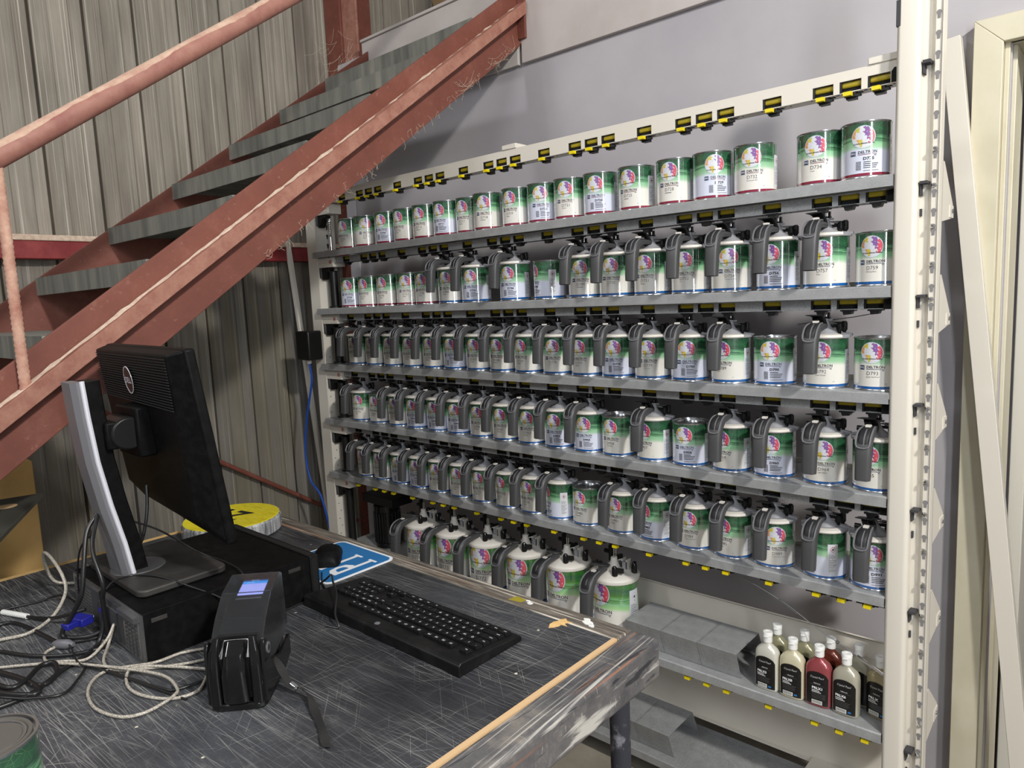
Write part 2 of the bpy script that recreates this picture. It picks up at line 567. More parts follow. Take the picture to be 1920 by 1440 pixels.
    def build(s, name, parent=None, loc=(0, 0, 0), rot=(0, 0, 0), bevel=0, smooth=True, ang=35, bseg=2):
        me = bpy.data.meshes.new(name)
        me.from_pydata(s.v, [], s.f)
        for nm in s.names:
            me.materials.append(MATS[nm])
        me.polygons.foreach_set('material_index', s.m)
        if smooth:
            me.polygons.foreach_set('use_smooth', [True] * len(me.polygons))
        me.update()
        bm = bmesh.new()
        bm.from_mesh(me)
        bmesh.ops.recalc_face_normals(bm, faces=bm.faces)
        bm.to_mesh(me)
        bm.free()
        if smooth:
            me.set_sharp_from_angle(angle=math.radians(ang))
        o = bpy.data.objects.new(name, me)
        COL.objects.link(o)
        o.location = loc
        o.rotation_euler = rot
        if parent is not None:
            o.parent = parent
        if bevel:
            b = o.modifiers.new('bevel', 'BEVEL')
            b.width = bevel
            b.segments = bseg
            b.limit_method = 'ANGLE'
            b.angle_limit = math.radians(40)
            b.harden_normals = False
        return o


def tag(o, label=None, cat=None, group=None, kind=None):
    if label: o['label'] = label
    if cat: o['category'] = cat
    if group: o['group'] = group
    if kind: o['kind'] = kind
    return o


def empty(name, loc=(0, 0, 0), rz=0.0, label=None, cat=None, group=None):
    o = bpy.data.objects.new(name, None)
    o.empty_display_size = 0.05
    COL.objects.link(o)
    o.location = loc
    o.rotation_euler = (0, 0, rz)
    return tag(o, label, cat, group)


def copy_to(o, parent):
    c = o.copy()
    COL.objects.link(c)
    c.parent = parent
    for ch in PROTO_KIDS.get(o.name, []):
        copy_to(ch, c)
    return c


PROTO_KIDS = {}


def catmull(p, n=8):
    p = [Vector(q) for q in p]
    q = [p[0] * 2 - p[1]] + p + [p[-1] * 2 - p[-2]]
    out = []
    for i in range(1, len(q) - 2):
        for k in range(n):
            t = k / n
            a, b, c, d = q[i - 1], q[i], q[i + 1], q[i + 2]
            out.append(0.5 * ((2 * b) + (c - a) * t + (2 * a - 5 * b + 4 * c - d) * t * t + (-a + 3 * b - 3 * c + d) * t ** 3))
    out.append(p[-1])
    return out


_tc = {}


def text_geo(s, bold=0.0, shear=0.0):
    """verts (x,y) and faces of a text of cap height ~1, left aligned"""
    k = (s, bold, shear)
    if k in _tc:
        return _tc[k]
    cu = bpy.data.curves.new('t', 'FONT')
    cu.body = s
    cu.size = 1.0
    cu.resolution_u = 2
    cu.offset = bold
    cu.shear = shear
    cu.fill_mode = 'FRONT'
    o = bpy.data.objects.new('t', cu)
    COL.objects.link(o)
    dg = bpy.context.evaluated_depsgraph_get()
    me = o.evaluated_get(dg).to_mesh()
    sc = 1 / 0.70
    vs = [(v.co.x * sc, v.co.y * sc) for v in me.vertices]
    fs = [tuple(p.vertices) for p in me.polygons]
    o.evaluated_get(dg).to_mesh_clear()
    bpy.data.objects.remove(o, do_unlink=True)
    bpy.data.curves.remove(cu)
    _tc[k] = (vs, fs)
    return _tc[k]


def flat_text(mb, s, h, m, M, bold=0.0, width=None, shear=0.0, center=False):
    vs, fs = text_geo(s, bold, shear)
    if not vs:
        return
    w = max(v[0] for v in vs)
    sx = h if width is None else width / max(w, 1e-6)
    ox = -w * sx / 2 if center else 0
    mb.add([(ox + v[0] * sx, v[1] * h, 0) for v in vs], fs, m, M)


# ------------------------------------------------------------------ setting
def structure(o):
    o['kind'] = 'structure'
    return o


FZ = -0.08
mb = MB().box(-0.6, 5.5, -5.0, 3.2, FZ - 0.1, FZ, 'floor_concrete')
structure(mb.build('floor'))

# corrugated side wall: ribs run up the sheet, profile follows Y
prof = []
y = -5.0
while y < 3.0:
    prof += [(-0.462, y), (-0.462, y + 0.045), (-0.459, y + 0.050), (-0.459, y + 0.058), (-0.462, y + 0.063), (-0.462, y + 0.120), (-0.459, y + 0.125), (-0.459, y + 0.133), (-0.462, y + 0.138), (-0.458, y + 0.166), (-0.449, y + 0.172), (-0.449, y + 0.178), (-0.490, y + 0.181), (-0.490, y + 0.191), (-0.462, y + 0.194)]
    y += 0.196
n = len(prof)
v = [(x, yy, FZ) for x, yy in prof] + [(x, yy, 4.6) for x, yy in prof]
v += [(-0.52, yy, FZ) for x, yy in prof] + [(-0.52, yy, 4.6) for x, yy in prof]
fs = [(i, i + 1, n + i + 1, n + i) for i in range(n - 1)] + [(2 * n + i, 3 * n + i, 3 * n + i + 1, 2 * n + i + 1) for i in range(n - 1)]
fs += [(n + i, n + i + 1, 3 * n + i + 1, 3 * n + i) for i in range(n - 1)]
mb = MB().add(v, fs, 'corrugated_sheet')
structure(mb.build('wall_left', smooth=False))

mb = MB()
mb.box(-0.335, 0.93, 0.45, 0.462, FZ, 2.74, 'wall_paint')
mb.box(0.93, 2.548, 0.45, 0.55, FZ, 3.4, 'wall_paint')
mb.box(2.548, 3.45, 0.45, 0.55, 2.118, 3.4, 'wall_paint')
mb.box(3.45, 5.5, 0.45, 0.55, FZ, 3.4, 'wall_paint')
structure(mb.build('wall_back'))
mb = MB().box(-0.338, -0.255, 0.444, 0.45, FZ, 2.43, 'panel_white')
structure(mb.build('trim_1', bevel=0.002))
# upper fascia board of the mezzanine
mb = MB().box(-0.10, 0.905, 0.430, 0.449, 2.441, 2.785, 'fascia_paint')
mb.box(-0.10, 0.905, 0.420, 0.449, 2.785, 2.798, 'fascia_paint')
mb.box(0.925, 5.5, 0.430, 0.449, 2.441, 3.4, 'fascia_paint')
mb.box(0.906, 0.924, 0.432, 0.449, 2.52, 3.4, 'oxide_dusty')
structure(mb.build('trim_2', bevel=0.002))
mb = MB().box(0.30, 5.5, 0.56, 3.0, 2.70, 2.76, 'edge_wood')
structure(mb.build('ceiling'))
mb = MB().tube([(-0.44, 1.3, 3.30), (1.2, 1.3, 3.42)], 0.06, 'edge_wood', 10)
tag(mb.build('roof_beam'), 'brown timber roof beam in the dark above the landing', 'beam')
mb = MB().box(-0.47, 5.5, 2.95, 3.05, 2.76, 4.6, 'hole_dark')
structure(mb.build('wall_upper'))
# door frame
mb = MB()
o1, i1, top = 2.468, 2.545, 2.165
mb.prism([(o1, FZ), (i1 - 0.012, FZ), (i1 - 0.012, 2.10), (o1, top)], 0.412, 0.449, 'trim_paint', 'y')
mb.prism([(o1, top), (i1 - 0.012, 2.10), (3.40, 2.10), (3.46, top)], 0.412, 0.449, 'trim_paint', 'y')
mb.box(i1 - 0.012, i1, 0.434, 0.60, FZ, 2.112, 'trim_paint')
mb.box(i1, i1 + 0.012, 0.47, 0.60, FZ, 2.10, 'trim_paint')
mb.box(i1, 3.40, 0.434, 0.60, 2.10, 2.112, 'trim_paint')
mb.box(3.40, 3.46, 0.424, 0.60, FZ, top, 'trim_paint')
structure(mb.build('trim_3', bevel=0.002))
# the open door leaf swung into the next room
d = empty('door_1', (2.56, 0.62, FZ))
structure(d)
mb = MB().box(0.0, 0.038, 0.0, 0.80, 0.02, 2.17, 'door_white')
structure(mb.build('door_leaf', d, bevel=0.003))
mb = MB()
mb.add([(0.041, 0.30, 0.60), (0.041, 0.325, 0.66), (0.041, 0.30, 0.72), (0.041, 0.275, 0.66)], [(0, 1, 2, 3)], 'hole_black')
mb.add([(0.042, 0.30, 0.612), (0.042, 0.319, 0.66), (0.042, 0.30, 0.708), (0.042, 0.281, 0.66)], [(0, 1, 2, 3)], 'door_white')
structure(mb.build('door_sticker', d))
mb = MB().box(1.9, 5.5, 2.5, 2.6, FZ, 2.7, 'wall_paint')
mb.box(1.9, 1.95, 0.55, 2.5, FZ, 2.7, 'wall_paint')
structure(mb.build('wall_far'))

# H column in the corner
mb = MB()
mb.box(-0.445, -0.31, 0.466, 0.478, FZ, 4.4, 'oxide_red')
mb.box(-0.31, -0.195, 0.480, 0.492, FZ, 4.4, 'oxide_ledge')
mb.box(-0.320, -0.306, 0.478, 0.66, FZ, 4.4, 'oxide_red')
mb.box(-0.445, -0.40, 0.66, 0.674, FZ, 4.4, 'oxide_red')
tag(mb.build('steel_column', bevel=0.002), 'rust-red steel building column standing in the corner behind the stairs', 'column')
mb = MB()
mb.box(-0.447, -0.385, -4.6, 0.50, 1.742, 1.812, 'girt_red')
mb.box(-0.447, -0.380, -4.6, 0.50, 1.812, 1.835, 'dust')
tag(mb.build('wall_girt', bevel=0.003), 'dark red horizontal steel girt with a dusty top lip fixed across the corrugated wall', 'beam')
mb = MB().tube([(-0.42, -1.4, 1.50), (-0.42, 0.43, 0.30)], 0.011, 'oxide_red', 8)
tag(mb.build('brace_rod'), 'thin rusty brace rod sloping down across the lower corrugated wall', 'rod')

# ------------------------------------------------------------------ staircase
SL = 0.7225
zt = lambda yy: 2.065 + SL * (yy + 0.5)
zb = lambda yy: 1.838 + SL * (yy + 0.5)
st = empty('staircase', (0.4, -2.9, FZ), label='rust-red steel staircase climbing in front of the corrugated wall, with grey metal treads', cat='staircase')
L0 = Vector(st.location)


def sb(mb, name, par=st, **k):
    mb.v = [tuple(Vector(q) - L0) for q in mb.v]
    return mb.build(name, par, **k)


ys, ye = -3.1, 0.428
poly = [(ys, zb(ys)), (ye, zb(ye)), (ye, zt(ye)), (ys, zt(ys))]
mb = MB().prism(poly, 0.908, 0.920, 'oxide_red')
bar = lambda a, b: [(ys, zt(ys) - a), (ye - 0.008, zt(ye) - a), (ye - 0.008, zt(ye) - b), (ys, zt(ys) - b)]
mb.prism(bar(0.118, 0.071), 0.920, 0.968, 'oxide_ledge')
mb.box(0.9205, 0.958, 0.417, 0.4285, 2.53, 2.78, 'oxide_red')
rs = sb(mb, 'stringer', bevel=0.0015)
# drifts of dust lying on the ledge
mb = MB()
N = 170
vv, ff = [], []
for i in range(N + 1):
    yy = ys + (ye - 0.02 - ys) * i / N
    z0 = zt(yy) - 0.071
    th = 0.0036 + 0.0020 * random.random() + (0.003 if random.random() < 0.08 else 0)
    w0 = 0.918 + 0.003 * random.random()
    w1 = 0.962 - 0.016 * random.random()
    vv += [(w0 + 0.001, yy, z0 + 0.0005), (w0 + 0.006, yy - 0.3 * th, z0 + th), (w1 - 0.006, yy - 0.2 * th, z0 + th * 0.7), (w1, yy, z0 + 0.0005)]
    if i:
        a = 4 * (i - 1)
        for k in range(3):
            ff.append((a + k, a + k + 1, a + 5 + k, a + 4 + k))
mb.add(vv, ff, 'dust')
mb.v = [tuple(Vector(q) - L0) for q in mb.v]
mb.build('dust_drift', rs)
mb = MB().prism(poly, -0.062, -0.050, 'oxide_red')
sb(mb, 'stringer', bevel=0.0015)
for k in range(-10, 4):
    yn, zn = -0.583 + 0.25 * k, 2.012 + 0.1808 * k
    mb = MB()
    mb.box(-0.0499, 0.9079, yn, yn + 0.006, zn - 0.060, zn - 0.0041, 'tread_steel')
    mb.box(-0.0499, 0.9079, yn, yn + 0.235, zn - 0.004, zn, 'tread_steel')
    mb.box(-0.0499, 0.9079, yn + 0.229, yn + 0.235, zn - 0.045, zn - 0.0041, 'tread_steel')
    for q in range(44):
        xx = -0.045 + q * 0.0216
        mb.box(xx, xx + 0.005, yn + 0.01, yn + 0.228, zn - 0.032, zn - 0.006, 'tread_steel')
    # dust-caught red end plate
    mb.box(-0.0495, -0.046, yn + 0.008, yn + 0.225, zn - 0.055, zn - 0.006, 'oxide_red')
    sb(mb, 'tread', bevel=0)
hz = lambda yy: 2.4889 + 0.7067 * (yy + 0.5)
mb = MB().tube([(0.94, -2.9, hz(-2.9)), (0.94, -1.5, hz(-1.5)), (0.94, 0.3, hz(0.3))], 0.0245, 'handrail_paint', 20)
hr = sb(mb, 'handrail')
# dust settled along the upper half of the rail: a thin shell with a ragged edge
mb = MB()
dv_ = Vector((0, 1, 0.7067)).normalized()
nv_ = Vector((0, -0.7067, 1)).normalized()
vv, ff = [], []
NS, NR_ = 150, 8
for i in range(NS + 1):
    yy = -2.0 + 2.3 * i / NS
    half = 1.15 + 0.12 * math.sin(yy * 31) + 0.10 * random.random()
    half2 = 0.95 + 0.15 * math.sin(yy * 23 + 1) + 0.12 * random.random()
    for j in range(NR_ + 1):
        a_ = -half + (half + half2) * j / NR_
        rr_ = 0.0246 + (0.0007 if 0 < j < NR_ else 0.0)
        vv.append(tuple(Vector((0.94, yy, hz(yy))) + Vector((math.sin(a_) * rr_, 0, 0)) + nv_ * (math.cos(a_) * rr_)))
    if i:
        for j in range(NR_):
            k_ = (i - 1) * (NR_ + 1) + j
            ff.append((k_, k_ + 1, k_ + NR_ + 2, k_ + NR_ + 1))
mb.add(vv, ff, 'rail_dust')
mb.v = [tuple(Vector(q) - L0) for q in mb.v]
mb.build('dust_layer', hr)
for yy in (-1.395, -2.7):
    mb = MB()
    pts, rr = [], []
    z0, z1 = zt(yy) - 0.08, hz(yy) - 0.015
    k = int((z1 - z0) / 0.006)
    for i in range(k + 1):
        pts.append((0.940, yy + 0.01, z0 + (z1 - z0) * i / k))
        rr.append(0.0125 if i % 2 else 0.0108)
    mb.tube(pts, rr, 'oxide_dusty', 14)
    sb(mb, 'baluster', ang=80)
# cobwebs hanging under the stringer
mb = MB()
for i in range(60):
    yy = random.uniform(-0.75, 0.38)
    z0 = zb(yy) + random.uniform(-0.002, 0.03)
    p = [Vector((0.922, yy, z0))]
    for k in range(4):
        p.append(p[-1] + Vector((random.uniform(-.001, .002), random.uniform(-.010, .012), random.uniform(-.013, .002))))
    mb.tube(catmull(p, 3), 0.00035, 'web', 4)
for i in range(20):
    y0 = random.uniform(0.0, 0.38)
    a = Vector((0.9225, y0, zb(y0) + random.uniform(0.01, .07)))
    b = Vector((0.9225, min(y0 + random.uniform(.03, .1), .395), 0))
    b.z = zb(b.y) + random.uniform(.0, .05)
    c = (a + b) / 2 + Vector((0.004, 0, -0.012))
    mb.tube(catmull([a, c, b], 4), 0.00035, 'web', 4)
w = sb(mb, 'cobweb')
w['kind'] = 'stuff'
mb = MB()
for i in range(45):
    a = Vector((random.uniform(-0.30, -0.07), random.uniform(0.30, 0.40), random.uniform(2.62, 2.80)))
    b = a + Vector((random.uniform(-.08, .08), random.uniform(-.1, .02), random.uniform(-.12, .06)))
    mb.tube(catmull([a, (a + b) / 2 + Vector((0, 0, -.012)), b], 4), 0.0004, 'web', 4)
w = sb(mb, 'cobweb')
w['kind'] = 'stuff'

# ------------------------------------------------------------------ mixing rack
RX1 = 2.384
SHZ = [1.755, 1.500, 1.245, 0.990, 0.735, 0.370, 0.022]
CLIPX = [0.2018 + 0.3776 * n + d for n in range(6) for d in (0, 0.1259, 0.1889, 0.2517)]
CLIPX = [x for x in CLIPX if x < 2.37]
rack = empty('mixing_rack', (1.2, 0.1, FZ), label='tall cream steel paint mixing rack with seven grey shelves against the wall', cat='rack')
R0 = Vector(rack.location)


def rb(mb, name, par=None, **k):
    mb.v = [tuple(Vector(q) - R0) for q in mb.v]
    return mb.build(name, par or rack, **k)


def keyhole(mb, c, u, vv, nrm, m, s=1.0):
    """dark keyhole punched shape lying on a face; c centre, u across, vv up"""
    c, u, vv, nrm = Vector(c), Vector(u), Vector(vv), Vector(nrm)
    pts = []
    for i in range(13):
        a = -0.9 + (PI + 1.8) * i / 12
        pts.append(c + nrm + u * (0.0062 * s * math.cos(a)) + vv * (0.0062 * s * math.sin(a) + 0.005 * s))
    pts.append(c + nrm - u * 0.0032 * s - vv * 0.010 * s)
    pts.append(c + nrm + u * 0.0032 * s - vv * 0.010 * s)
    mb.add([tuple(p) for p in pts], [tuple(range(len(pts)))], m)


# right upright: rounded front lip, recessed web and flange with a run of keyholes
mb = MB()
lip = []
for i in range(7):
    a = PI + PI / 2 * i / 6
    lip.append((2.384 + 0.010 + 0.010 * math.cos(a), 0.012 + 0.012 * math.sin(a)))
for i in range(7):
    a = -PI / 2 + PI / 2 * i / 6
    lip.append((2.434 - 0.012 + 0.012 * math.cos(a), 0.012 + 0.012 * math.sin(a)))
lip += [(2.434, 0.034), (2.440, 0.034), (2.452, 0.034), (2.455, 0.030), (2.455, 0.026), (2.458, 0.022), (2.470, 0.022), (2.472, 0.018), (2.4745, 0.018), (2.4745, 0.050), (2.384, 0.050)]
mb.prism(lip, FZ, 2.31, 'cream_steel', 'z')
z = -0.04
while z < 2.29:
    keyhole(mb, (2.4635, 0.022, z), (1, 0, 0), (0, 0, 1), (0, -0.0008, 0), 'hole_grey', 0.85)
    z += 0.0425
for s in SHZ[:6]:
    mb.box(2.4365, 2.4385, 0.012, 0.034, s - 0.055, s - 0.028, 'hole_dark')
    mb.box(2.4365, 2.452, 0.006, 0.034, s - 0.030, s - 0.024, 'hole_dark')
    mb.box(2.4345, 2.4385, 0.026, 0.0335, s - 0.100, s - 0.084, 'hole_dark')
mb.box(2.4365, 2.452, 0.006, 0.034, 1.985, 1.992, 'hole_dark')
mb.box(2.4365, 2.4395, 0.012, 0.034, 1.965, 1.988, 'hole_dark')
mb.box(2.3835, 2.3925, -0.0007, 0.02, 2.075, 2.130, 'hole_dark')
up = rb(mb, 'upright', ang=50)
for s in SHZ[:6]:
    for dz in (0.045, -0.035, -0.125):
        mb = MB()
        mb.lathe([(0.0, 0.006), (0.003, 0.006), (0.0055, 0.003), (0.006, 0.0)], 'chrome', seg=12, M=Matrix.Translation((2.4625, 0.0212, s + dz)) @ Matrix.Rotation(PI / 2, 4, 'X'))
        mb.v = [tuple(Vector(q) - R0) for q in mb.v]
        mb.build('bolt', up)
# triangular rear brackets, one per level
for i, s in enumerate(SHZ[:6]):
    zc = s - 0.085 if i < 5 else s + 0.02
    mb = MB()
    mb.prism([(0.048, zc + 0.105), (0.066, zc + 0.105), (0.172, zc + 0.016), (0.172, zc - 0.016), (0.048, zc - 0.030)], 2.4725, 2.4745, 'cream_steel')
    mb.box(2.4745, 2.4765, 0.132, 0.172, zc - 0.016, zc + 0.012, 'cream_steel')
    mb.cyl((2.4765, 0.154, zc - 0.001), 0.005, 0.0025, 'steel', 10, 'x')
    rb(mb, 'rear_bracket')
# left upright
mb = MB()
mb.box(-0.074, 0.0, 0.020, 0.026, FZ, 2.35, 'cream_steel')
mb.box(-0.074, -0.070, 0.0262, 0.11, FZ, 2.35, 'cream_steel')
mb.box(-0.004, 0.0, 0.0262, 0.125, FZ, 2.35, 'cream_steel')
z = 0.0
while z < 2.3:
    keyhole(mb, (0.0, 0.082, z), (0, 1, 0), (0, 0, 1), (0.0008, 0, 0), 'hole_dark', 1.0)
    z += 0.0425
z = 0.2
k = 0
while z < 1.3:
    yy = 0.047 if k % 2 else 0.036
    mb.cyl((-0.002, yy, z), 0.0025, 0.003, 'hole_dark', 8, 'x')
    z += 0.037
    k += 1
upl = rb(mb, 'upright')

# shelves and their drive rails
def coupling_mesh(tabs, row=-1):
    mb = MB()
    if row >= 4:
        # flat under-shelf coupling: only the black fork and the yellow tab hang below the lip
        mb.box(-0.026, 0.026, -0.018, 0.02, -0.012, -0.005, 'black_plastic')
        mb.box(-0.006, 0.012, -0.030, -0.016, -0.017, -0.008, 'yellow_plastic')
        mb.prism([(-0.010, -0.022), (0.016, -0.014), (0.018, -0.004), (-0.010, 0.004)], -0.016, -0.011, 'black_plastic', 'z')
        return mb
    mb.box(-0.0235, 0.0235, 0.014, 0.030, -0.036, -0.004, 'hole_black')
    mb.sweep([(-0.0225, 0.012, -0.0125), (0.0225, 0.012, -0.0125)], [0.010] * 2, [0.016] * 2, 'roller_yellow', side=(0, 1, 0), pw=3)
    mb.box(-0.0245, -0.0195, 0.001, 0.014, -0.034, -0.005, 'black_plastic')
    if tabs:
        mb.box(-0.012, 0.006, -0.016, -0.001, -0.049, -0.038, 'yellow_plastic')
        mb.prism([(-0.012, -0.004), (0.022, 0.000), (0.024, 0.008), (-0.010, 0.018)], -0.051, -0.0445, 'black_plastic', 'z')
        mb.box(-0.010, 0.012, 0.002, 0.022, -0.056, -0.036, 'black_plastic')
    else:
        mb.box(-0.015, 0.017, -0.004, 0.024, -0.041, -0.036, 'black_plastic')
        mb.prism([(-0.012, -0.037), (0.013, -0.037), (0.009, -0.050), (-0.008, -0.052)], -0.002, 0.020, 'black_plastic', 'y')
    return mb


def rail_mb(z1, y0, h, m, x0=0.10, x1=2.380, sh=0.004):
    """front face with window cut-outs, bottom flange with small slots"""
    mb = MB()
    edges = [x0]
    for c in CLIPX:
        edges += [c - 0.0245, c + 0.0245]
    edges.append(x1)
    for i in range(0, len(edges), 2):
        if edges[i + 1] > edges[i]:
            mb.box(edges[i], edges[i + 1], y0, y0 + 0.002, z1 - h, z1 - sh, m)
    mb.box(x0, x1, y0, y0 + 0.002, z1 - sh, z1, m)
    mb.box(x0, x1, y0 + 0.0021, y0 + 0.042, z1 - h, z1 - h + 0.002, m)
    mb.box(x0, x1, y0 + 0.0421, y0 + 0.044, z1 - h, z1, m)
    mb.box(x0, x1, y0 + 0.0021, y0 + 0.042, z1 - 0.0022, z1 - 0.0002, m)
    for c in CLIPX:
        for dx in (-0.030, 0.030, 0.042):
            mb.cyl((c + dx, y0 + 0.012 + 0.006 * (dx > 0.035), z1 - h - 0.0006), 0.0026, 0.001, 'hole_dark', 8)
    return mb


def place_coupling(mb, rail, idx):
    first = None
    for i, c in enumerate(CLIPX):
        if first is None:
            first = mb.build('coupling', rail)
            o = first
        else:
            o = first.copy()
            COL.objects.link(o)
            o.parent = rail
        o.location = (c - R0.x, idx[0] - R0.y, idx[1] - R0.z)


RY = 0.035
tr = rb(rail_mb(2.0145, RY, 0.0505, 'cream_steel', 0.02, 2.384, 0.0235), 'top_rail')
cm = coupling_mesh(True)
cm.v = [(a, b, c * 0.82) for a, b, c in cm.v]
place_coupling(cm, tr, (RY, 1.9935))
for xc in (1.185, 2.350):
    mb = MB().box(xc - 0.032, xc + 0.032, RY - 0.004, RY + 0.055, 2.0147, 2.031, 'cream_steel')
    mb.v = [tuple(Vector(q) - R0) for q in mb.v]
    mb.build('rail_cap', tr, bevel=0.002)
mb = MB()
mb.prism([(2.368, 1.966), (2.368, 1.990), (2.374, 1.998), (2.3835, 1.998), (2.3835, 1.966)], RY - 0.002, RY + 0.02, 'hole_black', 'y')
mb.v = [tuple(Vector(q) - R0) for q in mb.v]
mb.build('end_cap', tr)


def shelf(z, depth=0.245, x0=-0.004, x1=RX1, lipd=0.027):
    mb = MB()
    mb.prism([(0.003, z), (0.0, z - 0.003), (0.0, z - lipd), (0.010, z - lipd), (0.010, z - lipd + 0.0015), (0.002, z - lipd + 0.0015), (0.002, z - 0.0025), (depth, z - 0.0025), (depth, z)], x0, x1, 'galvanised')
    mb.box(x0 + 0.0002, x0 + 0.0015, 0.0022, 0.03, z - lipd, z - 0.0027, 'galvanised')
    return rb(mb, 'shelf')


for i, z in enumerate(SHZ):
    shelf(z)
    if i < 6:
        zr = z - 0.0272
        m = 'galvanised'
        low_ = i >= 4
        rl = rb(rail_mb(zr, RY, 0.029, m, 0.12, 2.380) if not low_ else MB().box(0.12, 2.38, RY - 0.020, RY + 0.02, zr - 0.004, zr, m), 'drive_rail')
        if i in (0, 1, 4):
            cm = coupling_mesh(low_, i)
            if not low_:
                cm.v = [(a, b, c * 0.82) for a, b, c in cm.v]
            place_coupling(cm, rl, (RY, zr + 0.001))
        else:
            allm = MB()
            src = coupling_mesh(low_, i)
            if not low_:
                src.v = [(a, b, c * 0.82) for a, b, c in src.v]
            for c in CLIPX:
                allm.add([tuple(Vector(q) + Vector((c, RY, zr + 0.001))) for q in src.v], [], 'hole_black')
                k0 = len(allm.v) - len(src.v)
                for f_, mi_ in zip(src.f, src.m):
                    allm.f.append(tuple(k0 + a for a in f_))
                    allm.m.append(allm.mi(src.names[mi_]))
            allm.v = [tuple(Vector(q) - R0) for q in allm.v]
            o = allm.build('coupling', rl)
            o['kind'] = 'stuff'
        mb = MB().prism([(2.362, zr - 0.029 + 0.014 * low_), (2.362, zr - 0.006), (2.383, zr - 0.002), (2.383, zr - 0.029 + 0.014 * low_)], RY - 0.004, RY + 0.02, 'hole_black', 'y')
        mb.v = [tuple(Vector(q) - R0) for q in mb.v]
        mb.build('end_cap', rl)

# left-hand gear boxes, brackets and shafts
def gear(ztop, zbot, chrome):
    mb = MB()
    mb.box(0.003, 0.118, 0.022, 0.085, ztop - 0.042, ztop, 'cream_steel')
    for q in range(5):
        mb.cyl((0.012 + q * 0.012 + 0.006 * (q > 1), 0.0215, ztop - 0.022), 0.0016, 0.001, 'hole_dark', 6, 'y')
    g = rb(mb, 'gear_box', bevel=0.002)
    if not chrome:
        mb = MB()
        M_ = Matrix.Translation((0.098, 0.0213, ztop - 0.020)) @ Matrix.Rotation(PI / 2, 4, 'X')
        mb.lathe([(0.0085, 0), (0.0085, 0.0008), (0.0068, 0.0008), (0.0068, 0)], 'red_plastic', seg=20, M=M_)
        mb.box(-0.002, 0.002, -0.004, 0.004, 0, 0.0008, 'text_black', M_)
        mb.v = [tuple(Vector(q) - R0) for q in mb.v]
        mb.build('warning_sticker', g)
    mb = MB()
    z = ztop - 0.042
    mb.prism([(0.004, z - 0.002), (0.07, z - 0.002), (0.07, z - 0.014), (0.045, z - 0.018), (0.030, z - 0.045), (0.016, z - 0.055), (0.006, z - 0.045)], 0.030, 0.062, 'black_plastic', 'y')
    mb.box(0.003, 0.016, 0.024, 0.040, z - 0.045, z + 0.022, 'grip_grey')
    rb(mb, 'shaft_bracket', bevel=0.003)
    mb = MB()
    c = (0.062, 0.058, 0)
    if chrome:
        pts = [(0.0, 0), (0.010, 0), (0.010, 0.045)]
        hh = z - 0.018 - zbot
        mb.lathe([(0.022, 0.0), (0.022, 0.004), (0.010, 0.006), (0.010, hh * 0.45), (0.0065, hh * 0.46)], 'chrome', (c[0], c[1], zbot), 20)
        q = hh * 0.47
        prof = []
        while q < hh - 0.01:
            prof += [(0.0065, q), (0.008, q + 0.003), (0.0065, q + 0.006)]
            q += 0.0085
        prof += [(0.008, hh), (0.0, hh)]
        mb.lathe(prof, 'chrome', (c[0], c[1], zbot), 20)
    else:
        hh = z - 0.016 - zbot
        mb.lathe([(0.0, 0.0), (0.027, 0.0), (0.027, 0.007), (0.0195, 0.010), (0.0195, hh - 0.004), (0.024, hh)], 'black_plastic', (c[0], c[1], zbot), 24)
    rb(mb, 'drive_shaft')


gear(1.960, 1.756, True)
for i in range(4):
    gear(SHZ[i] - 0.029, SHZ[i + 1] + 0.001, False)
gear(SHZ[4] - 0.029, SHZ[5] + 0.001, False)
# motor at the back of the big-can shelf
mb = MB()
for q in range(24):
    a = q * PI / 12
    mb.box(-0.0025, 0.0025, 0.050, 0.064, 0.02, 0.17, 'black_plastic', Matrix.Translation((0.20, 0.165, SHZ[5])) @ Matrix.Rotation(a, 4, 'Z'))
mb.lathe([(0, 0.001), (0.06, 0.001), (0.06, 0.02), (0.055, 0.02), (0.055, 0.17), (0.062, 0.17), (0.062, 0.20), (0.05, 0.215), (0, 0.22)], 'black_gloss', (0.20, 0.165, SHZ[5]), 28)
mb.box(0.13, 0.35, 0.08, 0.20, SHZ[5] + 0.221, SHZ[5] + 0.262, 'black_plastic')
rb(mb, 'drive_motor', bevel=0.002)
# back plates
mb = MB()
mb.prism([(0.238, 0.372), (0.245, 0.372), (0.262, 0.492), (0.250, 0.497), (0.246, 0.495), (0.257, 0.488)], 0.0, 2.384, 'cream_steel')
mb.box(2.18, 2.384, 0.205, 0.232, 0.372, 0.462, 'cream_steel')
rb(mb, 'back_plate')
mb = MB()
mb.box(0.0, 2.384, 0.236, 0.240, 0.060, 0.218, 'cream_steel')
mb.box(0.0, 2.384, 0.226, 0.238, 0.060, 0.066, 'cream_steel')
mb.box(2.14, 2.384, 0.16, 0.235, 0.023, 0.075, 'cream_steel')
rb(mb, 'back_plate')
mb = MB()
for s in SHZ[:5]:
    mb.box(0.0, 2.384, 0.2455, 0.2485, s - 0.03, s + 0.012, 'cream_steel')
rb(mb, 'rear_rail')
